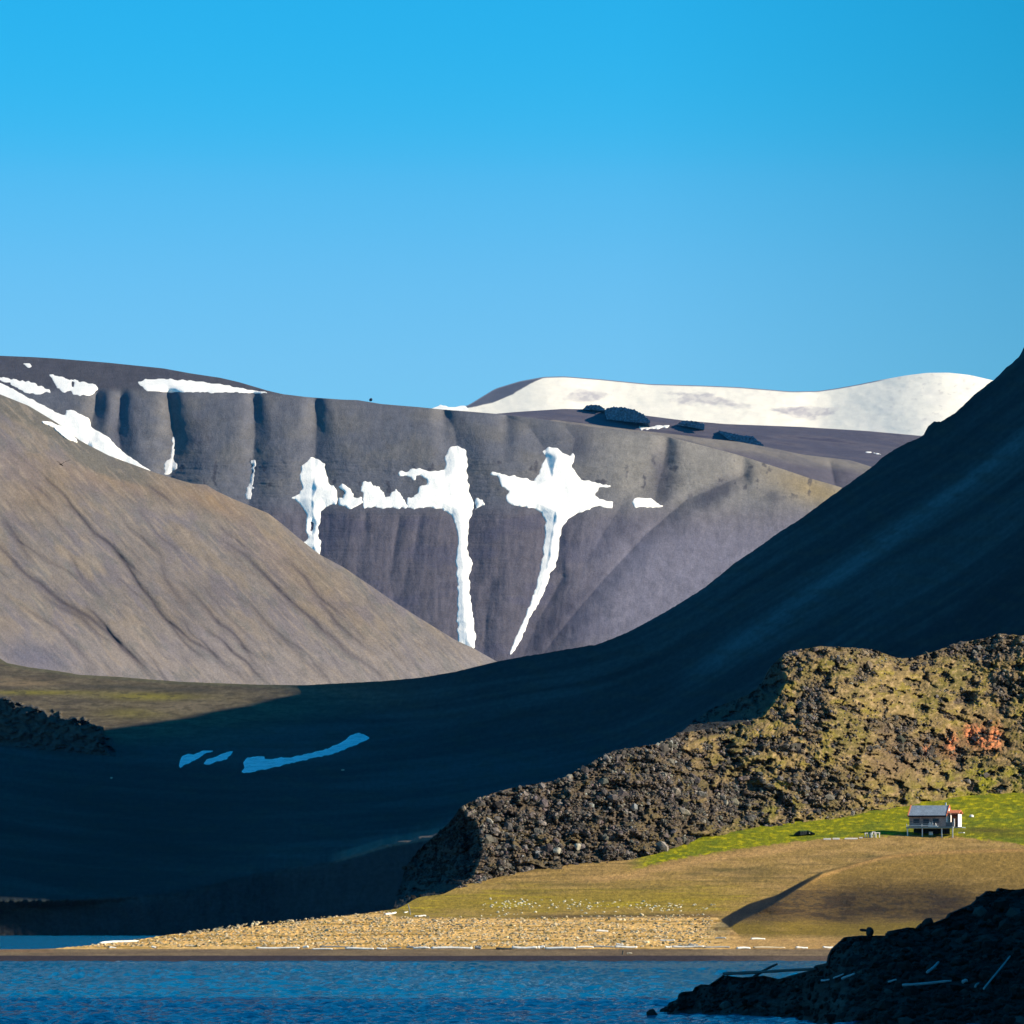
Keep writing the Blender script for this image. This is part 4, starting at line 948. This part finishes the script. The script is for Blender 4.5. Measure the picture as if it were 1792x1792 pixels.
words = ["first", "second", "third", "fourth", "fifth", "sixth", "seventh", "eighth", "ninth", "tenth", "eleventh", "twelfth", "thirteenth", "fourteenth", "fifteenth", "sixteenth",
         "seventeenth", "eighteenth", "nineteenth", "twentieth", "twenty-first", "twenty-second", "twenty-third", "twenty-fourth", "twenty-fifth", "twenty-sixth", "twenty-seventh",
         "twenty-eighth", "twenty-ninth", "thirtieth", "thirty-first", "thirty-second", "thirty-third", "thirty-fourth"]
tide = [(191, 203, 1659, .15, 'p'), (265, 273, 1658.5, .2, 'p'), (323, 350, 1656, .16, 't'), (448, 524, 1660, .21, 'p'), (530, 540, 1659, .3, 'p'), (546, 582, 1661.4, .14, 'p'),
        (560, 612, 1657.3, .13, 'g'), (604, 654, 1661, .22, 'p'), (659, 677, 1661, .18, 'p'), (680, 702, 1659, .13, 'g'), (711, 724, 1658.5, .2, 'g'), (723, 752, 1660, .24, 'p'),
        (754, 827, 1660, .23, 'p'), (831, 842, 1660, .3, 'g'), (868, 897, 1661, .2, 'd'), (896, 940, 1660, .27, 'p'), (941, 953, 1659.4, .33, 'p'), (953, 1008, 1660.4, .25, 'p'),
        (1009, 1039, 1658.4, .2, 'p'), (1038, 1074, 1657.4, .17, 'g'), (1076, 1115, 1658.6, .24, 'p'), (1164, 1175, 1658.6, .24, 'p'), (1176, 1232, 1658, .22, 'p'), (1233, 1277, 1658.3, .17, 'g'),
        (1289, 1313, 1660, .22, 'p'), (1318, 1374, 1658.8, .15, 't'), (1393, 1413, 1659.4, .2, 'p'), (1440, 1458, 1659, .2, 'p')]
WM = {'p': M_pale, 'g': M_grey, 't': M_tan, 'd': M_dark}; WN = {'p': "white", 'g': "grey", 't': "tan", 'd': "dark"}
for i, (a, b, v, r_, k) in enumerate(tide):
    ln = b - a; sz = "long" if ln > 40 else ("short" if ln < 16 else "medium")
    glog(a, b, v, r_, WM[k], f"{sz} {WN[k]} driftwood log, {words[i]} from the left along the tide line", seed=i)
up = "driftwood above the tide line"
glog(174, 243, 1651.5, .24, M_pale, "long white log on the crest of the spit's thin end", -4, 50, up)
glog(1078, 1091, 1654, .2, M_pale, "short white log lying on top of the row at its middle", 0, 51, up)
glog(1205, 1221, 1654.3, .2, M_grey, "grey stump lying across the long log right of the middle", 0, 52, up)
glog(1155, 1181, 1646.5, .17, M_pale, "white log on bare sand above the tide line, left of the dark bank", 0, 53, up)
glog(1186, 1193, 1648, .14, M_dark, "tiny dark stub beside the white log on bare sand", 0, 54, up)
glog(1252, 1270, 1642, .13, M_pale, "thin white stick just below the foot of the dark bank", 0, 55, up)
glog(1314, 1339, 1643.8, .18, M_pale, "white log on the olive grass below the knoll", 0, 56, up)
glog(1043, 1064, 1630.5, .24, M_pale, "white log in the cobbles halfway up the spit", 0, 57, up)
glog(674, 693, 1601.5, .22, M_pale, "white plank on the skyline left of the upright post", -3.5, 58, up)
glog(707, 714, 1597.5, .13, M_pale, "small white stick touching the foot of the upright post", -1, 59, up)
glog(726, 745, 1604.5, .2, M_pale, "white plank on the grass right of the upright post", -.8, 60, up)
glog(1307 - 210, 1106, 1669, .14, M_tan, "small tan chip on the dark wet sand below the row", 0, 61, up)
p = on(D_G, 718.5, 1600.5, -.2, .3); q = Vector((p.x - .42, p.y, p.z + 2.1))
tag(log(p, q, .10, M_grey, "thin leaning grey post at the left end of the grass", None, "post", 62, .8), cat="post")
p = on(D_G, 1089.5, 1670, -.1, .3); tag(log(p, p + Vector((.05, 0, .75)), .13, M_dark, "short dark stake standing in the wet sand", None, "stake", 63, .9), cat="stake")
# logs on the black shore
fl = "driftwood on the black shore"
def flog(a, b, rad, mat, label, seed, n0=.5, n1=.5):
    d0 = D_F(np.array([float(a[0])]), np.array([float(a[1])]), False)[0] - n0; d1 = D_F(np.array([float(b[0])]), np.array([float(b[1])]), False)[0] - n1
    return log(W(np.array(float(a[0])), np.array(float(a[1])), d0), W(np.array(float(b[0])), np.array(float(b[1])), d1), rad, mat, label, fl, seed=seed)
flog((1722, 1731), (1767, 1673), .075, M_blue, "long thin pale pole leaning steeply on the dark rocks at far right", 70, 2, 2)
flog((1622, 1702), (1643, 1684), .11, M_blue, "short slanting blue-grey log above the long level one", 71, 2, 2)
flog((1579, 1724), (1665, 1717), .11, M_blue, "long level blue-grey log in the middle of the black shore", 72, 2, 2)
flog((1554, 1718), (1569, 1714.5), .08, M_blue, "short dim log just left of the long level one", 73, 2, 2)
flog((1684, 1717.5), (1693, 1716), .15, M_blue, "stubby bright log end between the level log and the pole", 74, 2, 2)
flog((1706, 1727), (1713, 1720), .09, M_grey, "small dim stick beside the foot of the pole", 75, 2, 2)
flog((1473, 1713), (1496, 1703.5), .10, M_blue, "blue-grey slab near the water's side, right of its pair", 76, 1.5, 1.5)
flog((1459, 1712), (1476, 1704.5), .07, M_blue, "thinner blue-grey slab, left of its pair", 77, 1.5, 1.5)
flog((1438, 1716), (1451, 1714.5), .08, M_blue, "small blue-grey log near the left slabs", 78, 1.5, 1.5)
flog((1266, 1703.5), (1428, 1696.5), .14, M_dark, "long black beam lying level over the water's edge rocks", 79, .5, .5)
flog((1318, 1709), (1360, 1687), .12, M_dark, "black log jutting up over the level beam", 80, .8, .8)

# ------------------------------------------------------------------ hut on stilts
def hut_mat(name, c, contrast=.2, rough=.85):
    return node_mat(name, .1, contrast, .25, rough=rough, col=c, spec=.2)
H_wall = hut_mat("maroon_boards", (.34, .24, .21), .5); H_white = hut_mat("white_boards", (.80, .72, .66), .12); H_roof = hut_mat("grey_roofing_felt", (.26, .30, .34), .35)
H_or = hut_mat("orange_paint", (.62, .19, .09), .2); H_deck = hut_mat("weathered_deck", (.24, .28, .27), .3); H_pale = hut_mat("pale_timber", (.62, .62, .60), .2); H_dark = hut_mat("dark_opening", (.02, .018, .02)); H_gl = hut_mat("dark_window_glass", (.03, .04, .05), .1, .25)
def box_bm(bm, x0, x1, y0, y1, z0, z1):
    vs = [bm.verts.new(c) for c in ((x0, y0, z0), (x1, y0, z0), (x1, y1, z0), (x0, y1, z0), (x0, y0, z1), (x1, y0, z1), (x1, y1, z1), (x0, y1, z1))]
    for f in ((0, 3, 2, 1), (4, 5, 6, 7), (0, 1, 5, 4), (1, 2, 6, 5), (2, 3, 7, 6), (3, 0, 4, 7)): bm.faces.new([vs[i] for i in f])
def prism_bm(bm, pts, x0, x1):
    """closed (y, z) profile extruded along x"""
    a = [bm.verts.new((x0, y, z)) for y, z in pts]; b = [bm.verts.new((x1, y, z)) for y, z in pts]; n = len(pts)
    bm.faces.new(a); bm.faces.new(b[::-1])
    for i in range(n): bm.faces.new((a[i], b[i], b[(i + 1) % n], a[(i + 1) % n]))
def part(name, build, mat, parent, bevel=.02):
    bm = bmesh.new(); build(bm); bmesh.ops.recalc_face_normals(bm, faces=bm.faces)
    if bevel: bmesh.ops.bevel(bm, geom=bm.edges[:], offset=bevel, segments=1, affect='EDGES')
    me = bpy.data.meshes.new(name); bm.to_mesh(me); bm.free(); me.materials.append(mat)
    o = bpy.data.objects.new(name, me); COL.objects.link(o); o.parent = parent
    return o
def empty(name, loc, rz, label, cat, group=None):
    o = bpy.data.objects.new(name, None); COL.objects.link(o); o.location = loc; o.rotation_euler = (0, 0, rz)
    return tag(o, label, cat, group)
hp = on(D_G, 1590.5, 1461, 0, 0); hp.y -= .2
hut = empty("hut", hp, math.radians(-17), "old stilted hut with grey roof, maroon front and white and orange gable", "hut")
LX, DY = 7.7, 4.4; Z0, ZE, ZR = 1.65, 4.05, 5.75; s_ = (ZR - ZE) / (DY / 2)
def walls(bm): prism_bm(bm, [(0, Z0), (DY, Z0), (DY, ZE), (DY / 2, ZR - .05), (0, ZE)], .06, LX - .06)
part("wall", walls, H_wall, hut)
part("gable_wall", lambda bm: prism_bm(bm, [(-.02, Z0 + .02), (DY + .02, Z0 + .02), (DY + .02, ZE), (DY / 2, ZR - .03), (-.02, ZE)], LX - .05, LX + .07), H_white, hut)
rf = part("roof", lambda bm: (prism_bm(bm, [(-.45, ZE - .45 * s_ + .06), (-.45, ZE - .45 * s_ + .2), (DY / 2, ZR + .2), (DY / 2, ZR + .04)], .0, LX + .02),
                              prism_bm(bm, [(DY + .45, ZE - .45 * s_ + .06), (DY + .45, ZE - .45 * s_ + .2), (DY / 2 + .002, ZR + .2), (DY / 2 + .002, ZR + .04)], .0, LX + .02)), H_roof, hut)
for x0, x1 in ((-.22, -.003), (LX + .075, LX + .20)):
    part("bargeboard", lambda bm: (prism_bm(bm, [(-.5, ZE - .5 * s_ - .02), (-.5, ZE - .5 * s_ + .30), (DY / 2, ZR + .36), (DY / 2, ZR - .02)], x0, x1),
                                   prism_bm(bm, [(DY + .5, ZE - .5 * s_ - .02), (DY + .5, ZE - .5 * s_ + .30), (DY / 2 + .002, ZR + .36), (DY / 2 + .002, ZR - .02)], x0, x1)), H_or, rf)
part("chimney", lambda bm: box_bm(bm, 6.7, 6.95, 3.2, 3.45, ZR - 1.0, ZR + .75), H_pale, rf)
part("eave_board", lambda bm: box_bm(bm, -.05, LX + .02, -.50, -.455, ZE - .45 * s_ - .12, ZE - .45 * s_ + .16), H_dark, rf)
dk_ = part("deck", lambda bm: box_bm(bm, -.25, 9.3, -1.25, -.03, 1.28, 1.60), H_deck, hut)
part("rail", lambda bm: (box_bm(bm, -.25, 5.9, -1.31, -1.255, 1.72, 1.86), box_bm(bm, -.25, -.15, -1.24, -1.16, 1.605, 2.2), box_bm(bm, 2.9, 3.0, -1.24, -1.16, 1.605, 2.2)), H_pale, dk_)
part("underfloor_shade", lambda bm: box_bm(bm, .1, LX - .1, DY - .75, DY - .7, -.8, 1.275), H_dark, hut)  # dark sheet added for the shade under the hut
part("floor_beam", lambda bm: box_bm(bm, 0, LX, .1, DY - .1, 1.30, Z0 - .003), H_dark, hut)
for lx in (-.15, 2.9, 6.9, 9.1):
    part("leg", lambda bm: box_bm(bm, lx, lx + .2, -1.1, -.9, -.6, 1.277), H_pale, hut, .01)
for lx in (.3, 3.7, 7.2): part("leg", lambda bm: box_bm(bm, lx, lx + .2, DY - .5, DY - .3, -1.2, 1.29), H_deck, hut, .01)
for wx in (.9, 2.9, 4.9):
    wn = part("window", lambda bm: (box_bm(bm, wx, wx + 1.3, -.05, -.003, 2.35, 2.45), box_bm(bm, wx, wx + 1.3, -.05, -.003, 3.15, 3.25), box_bm(bm, wx, wx + .1, -.05, -.003, 2.453, 3.147), box_bm(bm, wx + 1.2, wx + 1.3, -.05, -.003, 2.453, 3.147)), hut_mat("window_wood", (.14, .12, .12)), hut, 0)
    part("pane", lambda bm: box_bm(bm, wx + .1, wx + 1.2, -.03, -.01, 2.45, 3.15), H_gl, wn, 0)
part("batten", lambda bm: box_bm(bm, .1, LX - 1.2, -.07, -.003, 2.62, 2.72), hut_mat("grey_batten", (.14, .13, .14)), hut, 0)
# porch annex at the gable end
part("porch_wall", lambda bm: (box_bm(bm, 10.0, 10.12, .1, 3.3, 1.55, 4.15), box_bm(bm, LX + .35, 9.995, 3.2, 3.3, 1.55, 4.15)), H_white, hut)
part("porch_side", lambda bm: box_bm(bm, LX + .10, LX + .16, .3, 3.19, 1.62, 3.9), H_white, hut)
part("porch_roof", lambda bm: prism_bm(bm, [(-.1, 4.16), (-.1, 4.38), (1.7, 5.0), (3.5, 4.38), (3.5, 4.16), (1.7, 4.78)], LX + .36, 10.35), H_or, hut)
part("porch_ceiling", lambda bm: box_bm(bm, LX + .36, 9.99, .2, 3.19, 3.95, 4.12), H_dark, hut)
dr = part("door", lambda bm: box_bm(bm, 8.35, 9.5, 2.2, 2.28, 1.62, 3.9), H_or, hut); part("handle", lambda bm: box_bm(bm, 9.3, 9.36, 2.12, 2.19, 2.6, 2.75), H_dark, dr, 0)
part("porch_floor", lambda bm: box_bm(bm, LX + .1, 10.9, .0, 3.4, 1.35, 1.54), H_deck, hut)
part("porch_post", lambda bm: box_bm(bm, 9.35, 9.6, -.95, -.7, 1.605, 3.2), H_white, hut)
part("parapet", lambda bm: box_bm(bm, 7.9, 9.3, -1.22, -1.1, 1.605, 2.5), hut_mat("grey_panel", (.10, .12, .13)), hut)
part("step", lambda bm: box_bm(bm, 10.2, 11.3, -.3, .8, .3, .48), H_pale, hut)

cr = empty("crate", on(D_G, 1629, 1461.5, 0, .8), math.radians(-12), "white crate under the front edge of the hut", "crate")
part("body", lambda bm: box_bm(bm, -.38, .38, -.3, .3, 0, .62), H_white, cr); part("lid", lambda bm: box_bm(bm, -.42, .42, -.34, .34, .623, .70), H_pale, cr)
sp_ = Vector((hp.x, hp.y, hp.z)); R17 = Matrix.Rotation(math.radians(-17), 3, 'Z')
def hl(x, y, z): return sp_ + R17 @ Vector((x, y, z))
st_ = []
bm = bmesh.new(); gg = np.random.default_rng(77)
for i in range(16):
    x = gg.uniform(0, 1.9); h = gg.uniform(.3, 1.15)
    box_bm(bm, x, x + .06, -.04 + gg.uniform(-.1, .1), .03 + gg.uniform(.12, .16), 0, h)
box_bm(bm, 0, 2.0, -.12, .2, .0, .18)
me = bpy.data.meshes.new("stick_pile"); bm.to_mesh(me); bm.free(); me.materials.append(H_pale)
o = bpy.data.objects.new("stick_pile", me); COL.objects.link(o); o.location = hl(4.1, -.6, 1.602); o.rotation_euler = (0, 0, math.radians(-17))
tag(o, "pile of pale sticks on the front deck of the hut", "sticks")

def slab(u0, u1, v, h, mat, label, name="plank", seed=0, group="white planks in the grass", dep=.5):
    a = on(D_G, u0, v, 0, .3); b = on(D_G, u1, v, 0, .3); c = (a + b) / 2; ln = (b - a).length
    bm = bmesh.new(); gg = np.random.default_rng(seed + 90)
    for k in range(2):
        box_bm(bm, -ln / 2 + .03 * k, ln / 2 - .05 * k, -dep / 2 + k * (dep / 2 + .01), -dep / 2 + k * (dep / 2 + .01) + dep / 2 - .02, 0, h * (1 - .1 * k))
    bmesh.ops.bevel(bm, geom=bm.edges[:], offset=.02, segments=1, affect='EDGES')
    me = bpy.data.meshes.new(name); bm.to_mesh(me); bm.free(); me.materials.append(mat)
    o = bpy.data.objects.new(name, me); COL.objects.link(o); o.location = c + Vector((0, 0, -.03)); o.rotation_euler = (0, 0, math.radians(gg.uniform(-3, 3)))
    return tag(o, label, name, group)
slab(1441, 1454, 1469.5, .34, H_white, "white plank stack at the left end of the row in the grass", seed=1)
slab(1457, 1469, 1469, .34, H_white, "white plank stack, second from the left in the grass row", seed=2)
slab(1478, 1500.5, 1468.5, .28, H_white, "longest white plank stack of the grass row", seed=3)
slab(1503.5, 1509.5, 1467, .25, H_white, "tiny white plank stack next to the trestles", seed=4)
def trestle(u, v, w_, h, label, mat=H_white):
    e = empty("trestle", on(D_G, u, v, 0, .3), math.radians(8), label, "trestle", "white trestles left of the hut")
    part("top_bar", lambda bm: box_bm(bm, -w_ / 2, w_ / 2, -.08, .08, h - .14, h), mat, e)
    for sx in (-1, 1):
        part("leg", lambda bm: box_bm(bm, sx * (w_ / 2 - .12) - .08, sx * (w_ / 2 - .12) + .08, -.07, .07, -.1, h - .143), mat, e)
trestle(1536, 1465.5, .95, 1.0, "white trestle nearest to the hut")
trestle(1529, 1465, .7, 1.1, "middle white trestle beside the dark barrel")
trestle(1516, 1464.8, .7, .85, "leftmost white trestle by the small planks")
e = empty("barrel", on(D_G, 1523.5, 1465.5, 0, .2), 0, "dark barrel standing between the white trestles", "barrel")
def cyl(bm, r0, r1, z0, z1, n=16):
    a = [bm.verts.new((r0 * math.cos(2 * math.pi * i / n), r0 * math.sin(2 * math.pi * i / n), z0)) for i in range(n)]
    b = [bm.verts.new((r1 * math.cos(2 * math.pi * i / n), r1 * math.sin(2 * math.pi * i / n), z1)) for i in range(n)]
    bm.faces.new(a[::-1]); bm.faces.new(b)
    for i in range(n): bm.faces.new((a[i], a[(i + 1) % n], b[(i + 1) % n], b[i]))
part("body", lambda bm: cyl(bm, .30, .36, -.05, .45), H_deck, e, 0); part("body", lambda bm: cyl(bm, .36, .30, .453, .9), H_deck, e, 0).name = "upper_body"; part("rim", lambda bm: cyl(bm, .32, .32, .903, .95), H_pale, e, 0)
bm = bmesh.new(); cyl(bm, .52, .46, 0, .3, 18); cyl(bm, .46, .25, .302, .48, 18)
me = bpy.data.meshes.new("tub"); bm.to_mesh(me); bm.free(); me.materials.append(H_white)
o = bpy.data.objects.new("tub", me); COL.objects.link(o); o.location = on(D_G, 1700, 1429.5, -.03, .3); tag(o, "white upturned tub on the green grass right of the hut", "tub")
# low dark hump left of the planks
us_ = np.arange(1389, 1427, .6); top_h = pl([(1389, 1460.5), (1394, 1456), (1399, 1453.5), (1412, 1452.8), (1417, 1454), (1422, 1456), (1427, 1459)])
bot_h = pl([(1389, 1461), (1400, 1462), (1412, 1460), (1427, 1459.6)])
def D_h(U, V): return D_G(U, bot_h(U)) - 1.0 - .115 * .75 * (U - 1389) * .35 + .115 * .12 * (bot_h(U) - V) + .05 * noise(U / 3, V / 2, 8)
o = layer("dark_hump", D_h, us_, top_h, bot_h, 14, node_mat("hump_ground", .1, .3, .5), lambda U, V: np.ones(U.shape + (3,)) * np.where((V < top_h(U) + 1.6)[..., None], [.05, .09, .03], [.012, .016, .018]),
          [(1.0, 0), (2.5, .9)], "low dark hump in the green grass left of the white planks", kind=None, cat="mound")
boulder(on(D_h, 1416.5, 1458, 0, .25), .16, 31, mat_boulder, "small white stone against the low dark hump", None, "stone")
boulder(on(D_M, 600, 1348, 0, 2), .9, 32, mat_boulder, "lone white stone on the shaded slope below the long snow streak", None, "stone")
boulder(on(D_M, 195, 1362, 0, 2), .9, 33, mat_boulder, "lone white stone on the shaded slope at far left", None, "stone")

# ------------------------------------------------------------------ bird in flight
def bird():
    Yb = 560.0; k = Yb / F
    def P(u, v, y): return Vector(((u - 107.3) * k, y, (813.2 - v) * k))
    body = [P(102.6, 812.6, -.26), P(104.2, 812.4, -.18), P(106.5, 812.6, -.05), P(108.5, 814, .10), P(110.5, 815.2, .24)]
    rad = [(.012, .012), (.035, .035), (.062, .062), (.055, .05), (.03, .012)]
    lw = [P(105.5, 811.2, -.02), P(102.8, 808.8, .0), P(98.4, 806.4, .06)]; lr = [(.05, .02), (.045, .014), (.012, .006)]
    rw = [P(109, 811.8, -.02), P(113.5, 808.2, -.03), P(119, 806.2, .02), P(124.5, 805, .08)]; rr = [(.05, .02), (.05, .015), (.035, .012), (.010, .006)]
    me = bpy.data.meshes.new("bird"); vs = body + lw + rw
    ed = [(0, 1), (1, 2), (2, 3), (3, 4), (2, 5), (5, 6), (6, 7), (2, 8), (8, 9), (9, 10), (10, 11)]
    me.from_pydata([v[:] for v in vs], ed, []); me.update()
    o = bpy.data.objects.new("bird", me); COL.objects.link(o)
    o.modifiers.new("skin", 'SKIN'); o.modifiers.new("sub", 'SUBSURF').levels = 2; o.modifiers["sub"].render_levels = 2
    for i, r_ in enumerate(rad + lr + rr): me.skin_vertices[0].data[i].radius = r_
    me.skin_vertices[0].data[2].use_root = True
    me.materials.append(node_mat("dark_feathers", .05, .2, 0, col=(.03, .024, .022)))
    o.location = W(np.array(107.3), np.array(813.2), Yb)
    tag(o, "small dark bird gliding in front of the brown hillside", "bird")
bird()

# ------------------------------------------------------------------ thin blue air over the fjord
def haze():
    bm = bmesh.new(); box_bm(bm, -6000, 6000, -400, 16500, -42, 1500)
    me = bpy.data.meshes.new("haze"); bm.to_mesh(me); bm.free()
    m = bpy.data.materials.new("air"); m.use_nodes = True; N = m.node_tree.nodes; N.clear()
    v = N.new('ShaderNodeVolumePrincipled'); v.inputs['Density'].default_value = 4.5e-6; v.inputs['Color'].default_value = (.06, .42, 1.0, 1); v.inputs['Anisotropy'].default_value = 0
    o = N.new('ShaderNodeOutputMaterial'); m.node_tree.links.new(v.outputs[0], o.inputs['Volume']); me.materials.append(m)
    ob = bpy.data.objects.new("haze", me); COL.objects.link(ob); tag(ob, "thin blue haze over the fjord", None, kind='stuff')
haze()
